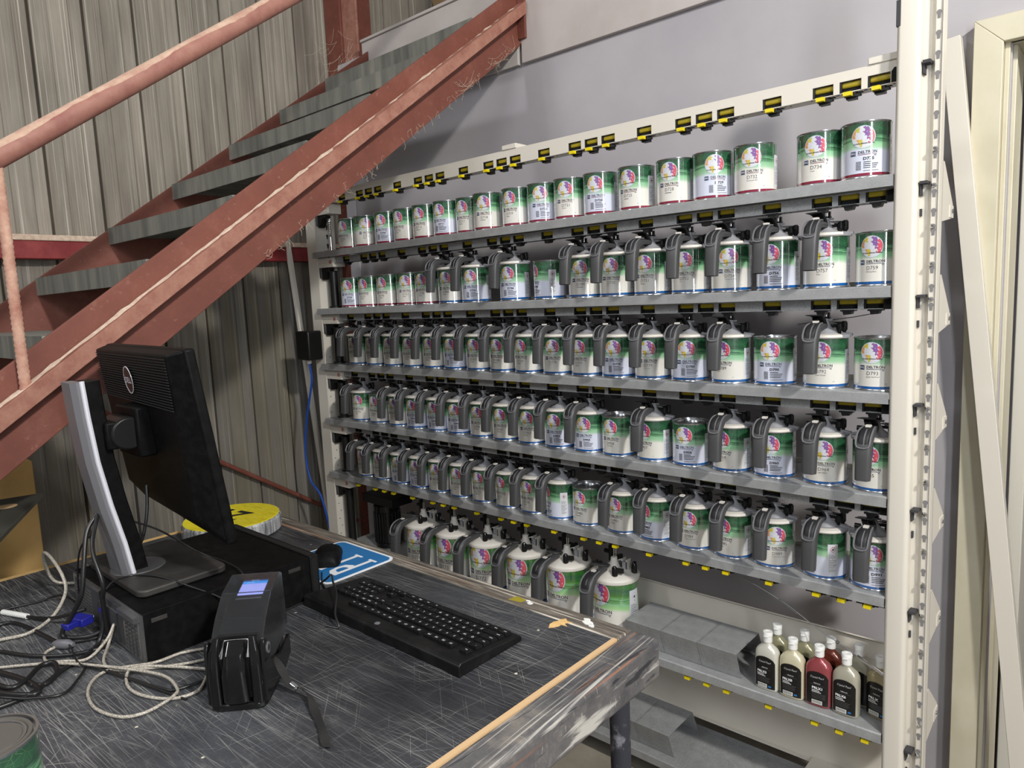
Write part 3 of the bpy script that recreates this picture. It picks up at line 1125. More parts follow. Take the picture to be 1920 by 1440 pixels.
# tension wire with turnbuckle
mb = MB()
mb.tube(catmull([(1.98, 0.10, 0.655), (2.11, 0.085, 0.615), (2.20, 0.07, 0.575), (2.28, 0.06, 0.545), (2.384, 0.05, 0.500)], 4), 0.0012, 'chrome', 6)
mb.tube([(2.09, 0.088, 0.620), (2.145, 0.079, 0.597)], 0.0032, 'steel', 8)
mb.tube([(2.255, 0.063, 0.555), (2.262, 0.062, 0.552)], 0.0045, 'steel', 8)
mb.tube([(2.31, 0.057, 0.533), (2.375, 0.051, 0.505)], 0.0042, 'chrome', 8)
rb(mb, 'tension_wire')
mb = MB()
mb.tube([(2.34, 0.06, SHZ[1] - 0.066), (2.27, 0.12, SHZ[1] - 0.078), (2.10, 0.20, SHZ[1] - 0.10)], 0.0012, 'steel', 6)
rb(mb, 'tension_wire')

# leaning bars
def lean(name, a, b, w, d, label, rz=0.0):
    a, b = Vector(a), Vector(b)
    ax = (b - a)
    L = ax.length
    o = bpy.data.objects.new(name, None)
    mb = MB()
    mb.box(-w / 2, w / 2, -0.0015, 0.0015, 0, L, 'cream_steel')
    mb.box(w / 2 - 0.003, w / 2, 0, d, 0, L, 'cream_steel')
    mb.box(-w / 2, -w / 2 + 0.003, 0, d, 0, L, 'cream_steel')
    bpy.data.objects.remove(o)
    ob = mb.build(name, None, bevel=0.0012)
    z = ax.normalized()
    x = Vector((1, 0, 0)).cross(z)
    y = z.cross(Vector((math.cos(rz), math.sin(rz), 0))).normalized()
    x = y.cross(z)
    ob.matrix_world = Matrix(((x.x, y.x, z.x, a.x), (x.y, y.y, z.y, a.y), (x.z, y.z, z.z, a.z), (0, 0, 0, 1)))
    return tag(ob, label, 'bar')


lean('support_bar', (2.672, 0.335, FZ + 0.001), (2.418, 0.400, 2.135), 0.044, 0.034, 'long cream steel bar leaning against the wall beside the door frame')
lean('support_bar', (-0.135, 0.10, FZ + 0.001), (-0.418, 0.10, 2.06), 0.022, 0.02, 'cream steel bar leaning behind the left end of the rack against the corrugated wall')

# start/stop control box with its cable
cb = empty('control_box', (-0.060, -0.012, 1.265), label='black electrical control box with green and red buttons on the left rack upright', cat='switch')
mb = MB().box(-0.052, 0.052, -0.045, 0.031, 0.0, 0.135, 'black_plastic')
mb.build('housing', cb, bevel=0.008, bseg=3)
for zz, m in ((0.090, 'green_plastic'), (0.042, 'red_plastic')):
    mb = MB()
    mb.lathe([(0, 0.018), (0.009, 0.017), (0.011, 0.012), (0.011, 0.0)], m, seg=20, M=Matrix.Translation((-0.053, -0.012, zz)) @ Matrix.Rotation(-PI / 2, 4, 'Y'))
    mb.lathe([(0.0112, 0.010), (0.0145, 0.008), (0.0145, 0.0)], 'steel', seg=20, M=Matrix.Translation((-0.053, -0.012, zz)) @ Matrix.Rotation(-PI / 2, 4, 'Y'))
    mb.build('button', cb)
mb = MB().lathe([(0.004, -0.020), (0.010, -0.016), (0.010, 0.0), (0, 0)], 'cap_white', seg=16)
mb.build('cable_gland', cb, (-0.005, -0.01, -0.0005))
pts = [(-0.065, -0.022, 1.248), (-0.076, -0.010, 1.17), (-0.110, -0.004, 1.095), (-0.166, 0.0, 0.961), (-0.198, 0.0, 0.80), (-0.172, 0.0, 0.668), (-0.10, 0.01, 0.58), (-0.08, 0.04, 0.30), (-0.10, 0.05, FZ + 0.006)]
mb = MB().tube(catmull(pts, 8), 0.0052, 'blue_cable', 10)
mb.v = [tuple(Vector(q) - Vector(cb.location)) for q in mb.v]
mb.build('power_cable', cb)['label'] = 'bright blue cable'
mb = MB()

# ------------------------------------------------------------------ paint tins
PZ = [0.0]


def on_can(r, s, z, off=0.0004):
    a = s / r
    return ((r + off) * math.sin(a), -(r + off) * math.cos(a), z + PZ[0])


def globe_mat(u, v):
    d = math.hypot(u, v)
    if d > 0.95:
        return 'print_ring'
    w = 0.06 * math.sin(13 * u + 3) + 0.05 * math.sin(17 * v + 9 * u)
    if math.sin(11 * u + 2 * v) * math.sin(13 * v - 3 * u) > 0.86:
        return 'print_ring'
    if 0.05 < u + w and v > -0.25 + w and u < 0.52 and not (u < 0.3 and v < 0.1):
        return 'print_purple' if v > 0.12 + w or u > 0.2 else 'print_white'
    if u + w > 0.48 and v > -0.62 and v < 0.62:
        return 'print_red'
    if 0.32 < u + w and -0.5 < v < -0.1 and u < 0.5:
        return 'print_white'
    if u + w < -0.62 and v > -0.05:
        return 'print_orange'
    if u + w < -0.35 and v > 0.42:
        return 'print_yellow'
    if v < -0.22 and v > -0.88 and abs(u + 0.32 + 0.25 * (v + .2)) < 0.30 * (0.95 + v) + 0.04:
        return 'print_yellow' if u > -0.36 else 'print_orange'
    return 'print_white'


def can_text(mb, s, r, s0, z0, h, m, bold=0.0, width=None, off=0.0006):
    vs, fs = text_geo(s, bold)
    w = max(v[0] for v in vs)
    sx = h if width is None else width / w
    mb.add([on_can(r, s0 + v[0] * sx, z0 + v[1] * h, off) for v in vs], fs, m)


def can_rect(mb, r, s0, s1, z0, z1, m, off=0.0005):
    n = max(1, int((s1 - s0) / 0.006))
    v, f = [], []
    for i in range(n + 1):
        s = s0 + (s1 - s0) * i / n
        v += [on_can(r, s, z0, off), on_can(r, s, z1, off)]
        if i:
            f.append((2 * i - 2, 2 * i, 2 * i + 1, 2 * i - 1))
    mb.add(v, f, m)


def tin_mb(r, H, labelmat, number, bold, sub, code, closed=True):
    big = H > 0.15
    k = 1.74 if big else H / 0.130
    PZ[0] = -0.0155 if big else 0.0
    mb = MB()
    rw = r - 0.0012
    mb.lathe([(0, 0.002), (r * 0.93, 0.002), (r * 0.95, 0.0), (r, 0.0), (r, 0.003), (rw, 0.0045)], 'tin_metal', seg=44)
    mb.lathe([(rw, 0.0045), (rw, H - 0.0045)], labelmat, seg=44)
    mb.lathe([(rw, H - 0.0045), (r, H - 0.003), (r, H), (r - 0.003, H), (r - 0.004, H - 0.006), (r * 0.80, H - 0.006), (r * 0.78, H - 0.002), (r * 0.74, H - 0.002), (r * 0.72, H - 0.007), (0, H - 0.007)], 'tin_metal', seg=44)
    # seam strip
    mb.box(-0.002, 0.002, rw - 0.0002, rw + 0.0006, 0.006, H - 0.006, 'tin_metal')
    # globe emblem
    R, gz = 0.0262 * k, 0.0935 * k
    NR, NA = 16, 56
    for i in range(NR):
        for j in range(NA):
            r0, r1 = R * i / NR, R * (i + 1) / NR
            a0, a1 = 2 * PI * j / NA, 2 * PI * (j + 1) / NA
            rm, am = (r0 + r1) / 2 / R, (a0 + a1) / 2
            q = [(r0 * math.cos(a0), r0 * math.sin(a0)), (r1 * math.cos(a0), r1 * math.sin(a0)), (r1 * math.cos(a1), r1 * math.sin(a1)), (r0 * math.cos(a1), r0 * math.sin(a1))]
            if i == 0:
                q = q[1:3] + [(0, 0)]
            mb.add([on_can(rw, p[0], gz + p[1]) for p in q], [tuple(range(len(q)))], globe_mat(rm * math.cos(am), rm * math.sin(am)))
    can_text(mb, 'GLOBAL REFINISH SYSTEM', rw, -0.021 * k, 0.0775 * k, 0.0024 * k, 'text_black', 0.03, 0.045 * k, 0.0009)
    line = 'wine' if 'red' in labelmat else 'navy'
    # maker's mark: rounded blue square with white letters
    can_rect(mb, rw, -0.0275 * k, -0.0160 * k, 0.0515 * k, 0.0625 * k, 'navy')
    can_text(mb, 'PPG', rw, -0.0267 * k, 0.0545 * k, 0.0050 * k, 'print_white', 0.02, 0.0098 * k, 0.0009)
    can_text(mb, 'DELTRON', rw, -0.0110 * k, 0.0555 * k, 0.0064 * k, 'text_black', 0.02, 0.041 * k)
    can_rect(mb, rw, -0.0110 * k, 0.0290 * k, 0.0524 * k, 0.0536 * k, line)
    can_text(mb, code, rw, 0.0240 * k, 0.0490 * k, 0.0025 * k, 'text_black', 0.02)
    if number:
        if bold:
            can_text(mb, number, rw, 0.000 * k, 0.0405 * k, 0.0066 * k, 'text_black', 0.035, 0.024 * k)
            for q, L in enumerate((0.016, 0.026, 0.024, 0.022, 0.027)):
                can_rect(mb, rw, 0.001 * k, (0.003 + L * 1.15) * k, (0.0348 - q * 0.0044 - (0.002 if q == 4 else 0)) * k, (0.0366 - q * 0.0044 - (0.0024 if q == 4 else 0)) * k, 'text_grey' if q == 4 else 'text_black')
            for q in range(9):
                can_rect(mb, rw, -0.0150 * k, -0.0040 * k, (0.0180 + q * 0.0023) * k, (0.0180 + q * 0.0023 + 0.0012) * k, 'text_black')
        else:
            can_text(mb, number, rw, -0.0110 * k, 0.0390 * k, 0.0090 * k, 'text_black', -0.010, 0.0265 * k)
            if sub:
                can_text(mb, sub, rw, -0.0110 * k, 0.0330 * k, 0.0031 * k, 'text_grey', 0.0)
            else:
                can_rect(mb, rw, -0.0110 * k, (0.002 + random.random() * 0.008) * k, 0.0332 * k, 0.0350 * k, 'text_grey')
            can_rect(mb, rw, 0.031 * k, 0.035 * k, 0.0172 * k, 0.0182 * k, 'text_grey')
    # hazard panel round the side
    can_rect(mb, rw, 0.066 * k, 0.092 * k, 0.016 * k, 0.098 * k, 'print_white')
    zc, sc = 0.084 * k, 0.079 * k
    for a, m, off in ((0.0085 * k, 'print_red', 0.0007), (0.0066 * k, 'print_white', 0.0009), (0.003 * k, 'text_black', 0.0011)):
        mb.add([on_can(rw, sc - a, zc, off), on_can(rw, sc, zc - a, off), on_can(rw, sc + a, zc, off), on_can(rw, sc, zc + a, off)], [(0, 1, 2, 3)], m)
    for q in range(13):
        can_rect(mb, rw, 0.069 * k, (0.080 + 0.010 * ((q * 37) % 10) / 10) * k, (0.068 - q * 0.0037) * k, (0.0692 - q * 0.0037) * k, 'text_grey', 0.0007)
    return mb


# agitator lid prototypes (built once, copied)
def handle_mb(zt_, sc=1.0):
    """grip: leaves the lid top, arcs forward and hangs down in front of the tin"""
    P = [(0, -0.012, 0.024), (0, -0.034, 0.024), (0, -0.060, 0.024), (0, -0.084, 0.020), (0, -0.100, 0.008), (0, -0.107, -0.010), (0, -0.110, -0.040), (0, -0.113, -0.078), (0, -0.114, -0.090)]
    P = [(x, y * sc, z * sc + zt_) for x, y, z in P]
    ws = [0.016, 0.020, 0.028, 0.036, 0.038, 0.037, 0.036, 0.035, 0.034]
    ds = [0.012, 0.014, 0.017, 0.022, 0.026, 0.028, 0.027, 0.026, 0.025]
    mb = MB().sweep(P, [w * sc for w in ws], [d * sc for d in ds], 'grip_grey', n=5, pw=3.6)
    # raised rim round the thumb opening, with a rib and pale tip inside
    def nrm(i):
        t = (Vector(P[i + 1]) - Vector(P[i - 1])).normalized()
        nb = Vector((0, -t.z, t.y))
        if (i < 4 and nb.z < 0) or (i >= 4 and nb.y > 0):
            nb = -nb
        return nb
    rim = [Vector(P[i]) + nrm(i) * ds[i] * sc * 0.54 + Vector((-ws[i] * sc * 0.42, 0, 0)) for i in (2, 3, 4)]
    rim += [Vector(P[5]) + nrm(5) * ds[5] * sc * 0.52 + Vector((q_ * ws[5] * sc, 0, 0)) for q_ in (-0.34, 0.34)]
    rim += [Vector(P[i]) + nrm(i) * ds[i] * sc * 0.54 + Vector((ws[i] * sc * 0.42, 0, 0)) for i in (4, 3, 2)]
    mb.tube(catmull(rim, 3), 0.0022 * sc, 'grip_edge', 6)
    inner = [Vector(P[i]) + nrm(i) * ds[i] * sc * 0.30 for i in (2, 3, 4)] + [Vector(P[5]) + nrm(5) * ds[5] * sc * 0.2]
    mb.sweep(catmull(inner, 3), [0.026 * sc] * 10, [0.014 * sc] * 10, 'grip_inner', pw=4)
    mb.tube(catmull([q + Vector((0.002, -0.005, 0.004)) for q in inner], 3), 0.0020 * sc, 'grip_edge', 6)
    q = inner[0]
    mb.box(q.x - 0.006 * sc, q.x + 0.006 * sc, q.y - 0.018, q.y - 0.006, q.z + 0.002, q.z + 0.0105, 'lid_pale')
    # hollow open underside
    b = P[-1]
    mb.box(b[0] - 0.012 * sc, b[0] + 0.012 * sc, b[1] - 0.008 * sc, b[1] + 0.008 * sc, b[2] - 0.0008, b[2] + 0.001, 'hole_black')
    return mb


def make_lid(H, r, big):
    lid_o = None
    mb = MB()
    if not big:
        mb.lathe([(r - 0.002, H - 0.004), (r + 0.0022, H - 0.003), (r + 0.0028, H + 0.002), (r, H + 0.004), (0.030, H + 0.0065), (0.024, H + 0.0065)], 'lid_grey', seg=36)
        # pale pouring spout piece at the front
        mb.lathe([(r + 0.0026, H - 0.003), (r + 0.0055, H + 0.000), (r + 0.0045, H + 0.006), (0.047, H + 0.0085), (0.045, H + 0.006)], 'lid_pale', seg=14, a0=-0.70, a1=1.00)
        mb.lathe([(0.031, H + 0.006), (0.025, H + 0.013), (0.015, H + 0.021), (0.0085, H + 0.032), (0.0065, H + 0.041), (0.008, H + 0.042), (0.008, H + 0.046), (0, H + 0.046)], 'lid_grey', seg=24)
        mb.box(-0.016, 0.016, -0.003, 0.003, H + 0.040, H + 0.045, 'lid_grey')
        mb.prism([(-r - 0.004, H + 0.001), (-r + 0.012, H + 0.006), (-r + 0.012, H + 0.010), (-r - 0.004, H + 0.006)], -0.006, 0.006, 'lid_grey', 'y')
        mb.prism([(r + 0.005, H + 0.001), (r - 0.02, H + 0.006), (r - 0.02, H + 0.010), (r + 0.005, H + 0.007)], 0.004, 0.016, 'lid_grey', 'y')
    else:
        mb.lathe([(r - 0.003, H - 0.010), (r + 0.003, H - 0.009), (r + 0.006, H + 0.002), (r + 0.004, H + 0.006), (r - 0.010, H + 0.012), (0.040, H + 0.020), (0.020, H + 0.022)], 'lid_pale', seg=40)
        mb.lathe([(0.021, H + 0.020), (0.016, H + 0.036), (0.012, H + 0.048), (0.011, H + 0.060), (0, H + 0.060)], 'lid_pale', seg=20)
        mb.box(0.020, 0.024, 0.012, 0.040, H + 0.017, H + 0.052, 'lid_pale')
        mb.box(0.038, 0.042, 0.012, 0.040, H + 0.015, H + 0.052, 'lid_pale')
        mb.box(0.020, 0.042, 0.012, 0.016, H + 0.017, H + 0.045, 'lid_grey')
        mb.tube([(-0.05, -0.03, H + 0.022), (0.02, 0.02, H + 0.050)], 0.0015, 'steel', 6)
    lid_o = mb
    k = []
    if not big:
        k.append(('handle', handle_mb(H + 0.004)))
        m2 = MB()
        pts = [(0.000, -0.008, H + 0.022), (-0.002, -0.018, H + 0.034), (-0.005, -0.030, H + 0.046), (-0.008, -0.045, H + 0.055), (-0.010, -0.064, H + 0.057)]
        m2.sweep(pts, [0.014, 0.020, 0.026, 0.034, 0.040], [0.014, 0.013, 0.009, 0.005, 0.003], 'black_plastic')
        m2.sweep([(-0.006, -0.020, H + 0.020), (-0.010, -0.034, H + 0.034), (-0.012, -0.042, H + 0.048)], [0.014, 0.016, 0.016], [0.010, 0.012, 0.008], 'black_plastic')
        m2.cyl((-0.038, -0.030, H + 0.026), 0.0065, 0.013, 'black_plastic', 14, 'x')
        m2.cyl((-0.028, -0.030, H + 0.026), 0.0032, 0.022, 'black_plastic', 10, 'x')
        k.append(('pour_lever', m2))
        for dx, dy in ((0.030, 0.010), (0.038, 0.022)):
            m3 = MB()
            hh = 0.030 if dy < 0.015 else 0.036
            m3.lathe([(0, hh), (0.005, hh), (0.0080, hh - 0.004), (0.0080, 0.014), (0.0045, 0.009), (0.0045, 0.004)], 'black_plastic', (dx, dy, H + 0.002), 12)
            m3.box(dx - 0.026, dx + 0.006, dy - 0.003, dy + 0.003, H + hh - 0.008, H + hh - 0.001, 'black_plastic')
            m3.cyl((dx + 0.004, dy - 0.008, H + hh - 0.012), 0.0035, 0.014, 'black_plastic', 8)
            m3.tube([(0.006, 0.0, H + 0.036), (dx, dy, H + hh)], 0.0013, 'steel', 6)
            k.append(('clamp_knob', m3))
        m4 = MB()
        m4.cyl((0, 0, H + 0.046), 0.0022, 0.012, 'chrome', 10)
        m4.box(-0.009, -0.005, -0.004, 0.004, H + 0.046, H + 0.062, 'black_plastic')
        m4.box(0.005, 0.009, -0.004, 0.004, H + 0.046, H + 0.062, 'black_plastic')
        m4.box(-0.010, 0.010, -0.006, 0.006, H + 0.0455, H + 0.050, 'black_plastic')
        k.append(('stirrer_shaft', m4))
    else:
        h = handle_mb(0, 1.18)
        h.v = [(q[0] - 0.012, q[1] - 0.024, q[2] + H + 0.000) for q in h.v]
        k.append(('handle', h))
        m2 = MB()
        m2.sweep([(-0.010, -0.004, H + 0.030), (-0.026, -0.022, H + 0.034), (-0.044, -0.040, H + 0.034)], [0.022, 0.034, 0.038], [0.010, 0.006, 0.005], 'grip_grey')
        for q in (0.5, 2.2, 3.9):
            m2.box(0, 0.018, -0.0025, 0.0025, -0.003, 0.003, 'black_plastic', Matrix.Translation((-0.050, -0.028, H + 0.040)) @ Matrix.Rotation(q, 4, 'Z'))
        k.append(('pour_lever', m2))
        for dx, dy, a in ((0.030, -0.045, 0.35), (0.066, 0.020, 2.0), (-0.03, 0.055, 1.2)):
            m3 = MB()
            m3.lathe([(0, 0.034), (0.006, 0.034), (0.0095, 0.028), (0.0105, 0.006), (0.0105, 0.0)], 'black_gloss', (dx, dy, H + 0.012), 16)
            m3.box(0.004, 0.030, -0.005, 0.005, 0.014, 0.028, 'black_plastic', Matrix.Translation((dx, dy, H + 0.012)) @ Matrix.Rotation(a, 4, 'Z'))
            k.append(('clamp_knob', m3))
        m4 = MB()
        m4.cyl((0, 0, H + 0.060), 0.0022, 0.028, 'chrome', 10)
        m4.cyl((0.008, 0, H + 0.060), 0.0018, 0.028, 'chrome', 8)
        m4.box(-0.016, -0.008, -0.008, 0.008, H + 0.046, H + 0.100, 'black_plastic')
        m4.cyl((-0.038, 0.004, H + 0.074), 0.0075, 0.024, 'black_plastic', 12, 'x')
        k.append(('stirrer_shaft', m4))
    return lid_o, k


LIDMESH = {}


def add_lid(can, key, H, r, big, turn):
    if key not in LIDMESH:
        mb, kids = make_lid(H, r, big)
        lo = mb.build('agitator_lid', can, ang=50)
        ks = [m_.build(n_, lo, ang=50) for n_, m_ in kids]
        LIDMESH[key] = (lo, ks)
    else:
        src, sk = LIDMESH[key]
        lo = src.copy()
        COL.objects.link(lo)
        lo.parent = can
        for s_ in sk:
            c = s_.copy()
            COL.objects.link(c)
            c.parent = lo
    lo.rotation_euler = (0, 0, turn)
    return lo


ORD = ['leftmost', 'second from the left', 'third from the left', 'fourth from the left', 'fifth from the left', 'sixth from the left', 'seventh from the left', 'eighth from the left', 'ninth from the left',
       'ninth from the right', 'eighth from the right', 'seventh from the right', 'sixth from the right', 'fifth from the right', 'fourth from the right', 'third from the right', 'second from the right', 'rightmost']
ORD17 = ORD[:9] + ORD[10:]
ROWS = [
    ('top', 1.755, 'red',
     [0.193, 0.307, 0.453, 0.576, 0.695, 0.817, 0.927, 1.040, 1.175, 1.291, 1.406, 1.525, 1.657, 1.789, 1.905, 2.027, 2.196, 2.307],
     [8, 46, 15, 4, 11, 6, 6, 22, 6, 26, 16, 14, 0, 6, 30, 11, 5, 9],
     ['D700', 'D702', 'D704*', 'D705', 'D710', 'D711*', 'D717', 'D718', 'D719', 'D720*', 'D721|Jet Black', 'D723*', 'D725', 'D728', 'D729*', 'D732|Permanent Red', 'D734|Violet', 'D735*'], 'all'),
    ('second', 1.500, 'mixed',
     [0.181, 0.31, 0.439, 0.57, 0.687, 0.823, 0.953, 1.147, 1.306, 1.455, 1.577, 1.705, 1.832, 1.957, 2.089, 2.213, 2.34],
     [20, 8, 8, 27, 10, 14, 18, 11, -34, 16, 11, 3, 6, 17, -2, 5, -7],
     ['D736*', 'D737', 'D740', 'D767', 'D738', 'D744', 'D741*', 'D746*', 'D748*', 'D749', 'D750|Blue', 'D751', 'D752|Blue', 'D754|Transparent Blue', 'D756*', 'D757|Ruby', 'D759|Matting Base'], (0, 1, 2, 3, 4, 8, 16)),
    ('third', 1.245, 'blue',
     [0.206, 0.332, 0.456, 0.583, 0.71, 0.832, 0.957, 1.08, 1.203, 1.333, 1.455, 1.577, 1.701, 1.826, 1.955, 2.081, 2.214, 2.34],
     [8, 5, 8, 7, 8, 11, 11, 6, -2, 13, 0, 13, 12, 17, -5, 7, 3, -2],
     ['D760', 'D761', 'D762', 'D763', 'D765', 'D766*', 'D767', 'D768', 'D769', 'D776|Red', 'D777', 'D778*', 'D779|Red Oxide', 'D780*', 'D789|Black', 'D790*', 'D792|Bright Orange', 'D793|Bright Red Pearl'], (15, 17)),
    ('fourth', 0.990, 'blue',
     [0.204, 0.33, 0.465, 0.582, 0.713, 0.83, 0.959, 1.078, 1.204, 1.328, 1.455, 1.571, 1.702, 1.827, 1.957, 2.08, 2.215, 2.34],
     [16, 5, 6, 7, 5, 15, 10, 10, 14, 11, 10, -1, -10, 4, -10, 8, 11, -7],
     ['D794', 'D941', 'D942', 'D943*', 'D944*', 'D945*', 'D946', 'D947', 'D953', 'D954*', 'D955*', 'D956|Yellow Pearl', 'D957|Red Pearl', 'D958*', 'D959|Fine White', 'D960*', 'D964|Light Yellow', 'D965'], (1, 11, 13)),
    ('fifth', 0.735, 'blue',
     [0.214, 0.333, 0.457, 0.579, 0.7, 0.828, 0.952, 1.078, 1.202, 1.323, 1.44, 1.581, 1.705, 1.837, 1.96, 2.08, 2.217, 2.338],
     [-2, 1, 15, 7, 13, 9, 6, -7, 0, -36, -3, -3, -19, 4, -12, 26, -44, 9],
     ['D966', 'D967', 'D968*', 'D969*', 'D970', 'D971', 'D973', 'D975', 'D978', 'D979*', 'D980', 'D981', 'D983*', 'D984|Medium Aluminium', 'D985|Aluminium', 'D989|Coarse Silver Satin', 'D986*', 'D991*'], (10,)),
]
for rn, z, band, xs, rots, nums, nolid in ROWS:
    for i, (x, a, nm) in enumerate(zip(xs, rots, nums)):
        bold = '*' in nm
        num = nm.replace('*', '').split('|')[0]
        sub = nm.split('|')[1] if '|' in nm else ''
        bd = band if band != 'mixed' else ('red' if i < 5 else 'blue')
        closed = nolid == 'all' or i in nolid
        od = (ORD17 if len(xs) == 17 else ORD)[i]
        look = ('red' if bd == 'red' else 'blue') + ('-banded closed paint tin' if closed else '-banded paint tin with grey handle')
        yc = 0.076 if not (rn == 'top' and i in (6,)) else 0.090
        if rn == 'top' and i == 17:
            yc = 0.060
        if rn == 'top' and i == 7:
            yc = 0.070
        c = empty('paint_can', (x + 0.002, yc, z + 0.0005), 0.0, '%s, %s on the %s shelf' % (look, od, rn), 'paint can',
                  'plain lidded paint tins' if closed else 'paint tins with pouring handles')
        code = 'BG' if bd == 'red' else 'BC'
        mb = tin_mb(0.0565, 0.130, 'label_%s_%s' % (bd, 'cool' if bold else 'warm'), num, bold, sub, code)
        tin = mb.build('tin', c, ang=40)
        tin.rotation_euler = (0, 0, math.radians(a))
        if not closed:
            add_lid(c, 'small', 0.130, 0.0565, False, random.uniform(-0.05, 0.05))
ob6 = ['leftmost', 'second from the left', 'third from the left', 'third from the right', 'second from the right', 'rightmost']
for i, (x, a, nm) in enumerate(zip([0.545, 0.737, 0.929, 1.127, 1.324, 1.525], [15, 2, 15, 10, -2, -12], ['D770', 'D771', 'D772', '', '', ''])):
    c = empty('paint_can', (x, 0.097, SHZ[5] + 0.0005), 0.0, 'large paint tin with pale lid, %s of the six behind the bench' % ob6[i], 'paint can', 'large paint tins')
    mb = tin_mb(0.081, 0.190, 'label_blue_warm_big', nm, False, '', 'BC')
    tin = mb.build('tin', c, ang=40)
    tin.rotation_euler = (0, 0, math.radians(a))
    add_lid(c, 'big', 0.190, 0.081, True, random.uniform(-0.05, 0.03))

# ------------------------------------------------------------------ step risers on the low shelves
def riser(x, z, h, label, group):
    mb = MB()
    w = 0.1245
    T = 0.0012
    prof = [(0.036, 0.001), (0.002, h), (0.165, h), (0.205, 0.001)]
    for a, b in zip(prof[:-1], prof[1:]):
        d = Vector((b[0] - a[0], b[1] - a[1])).normalized()
        nn = Vector((d.y, -d.x)) * T
        mb.prism([a, b, (b[0] + nn.x, b[1] + nn.y), (a[0] + nn.x, a[1] + nn.y)], 0, w, 'galvanised')
    mb.prism([(0.014, h * .66), (0.002, h), (0.165, h), (0.178, h * .66)], 0.004, 0.005, 'galvanised')
    o = mb.build('step_riser', None, (x, 0.0, z + 0.0005), bevel=0)
    return tag(o, label, 'step riser', group)


for x, s in ((1.625, 'partly hidden by the bench corner'), (1.7505, 'in the middle of the upper row'), (1.876, 'beside the bottles')):
    riser(x, SHZ[5], 0.090, 'folded grey galvanised step riser on the bottle shelf, ' + s, 'step risers on the bottle shelf')
for x, s in ((1.400, 'left of the bench leg'), (1.5255, 'behind the bench leg'), (1.651, 'at the open right end')):
    riser(x, SHZ[6], 0.092, 'folded grey galvanised step riser on the lowest shelf, ' + s, 'step risers on the lowest shelf')

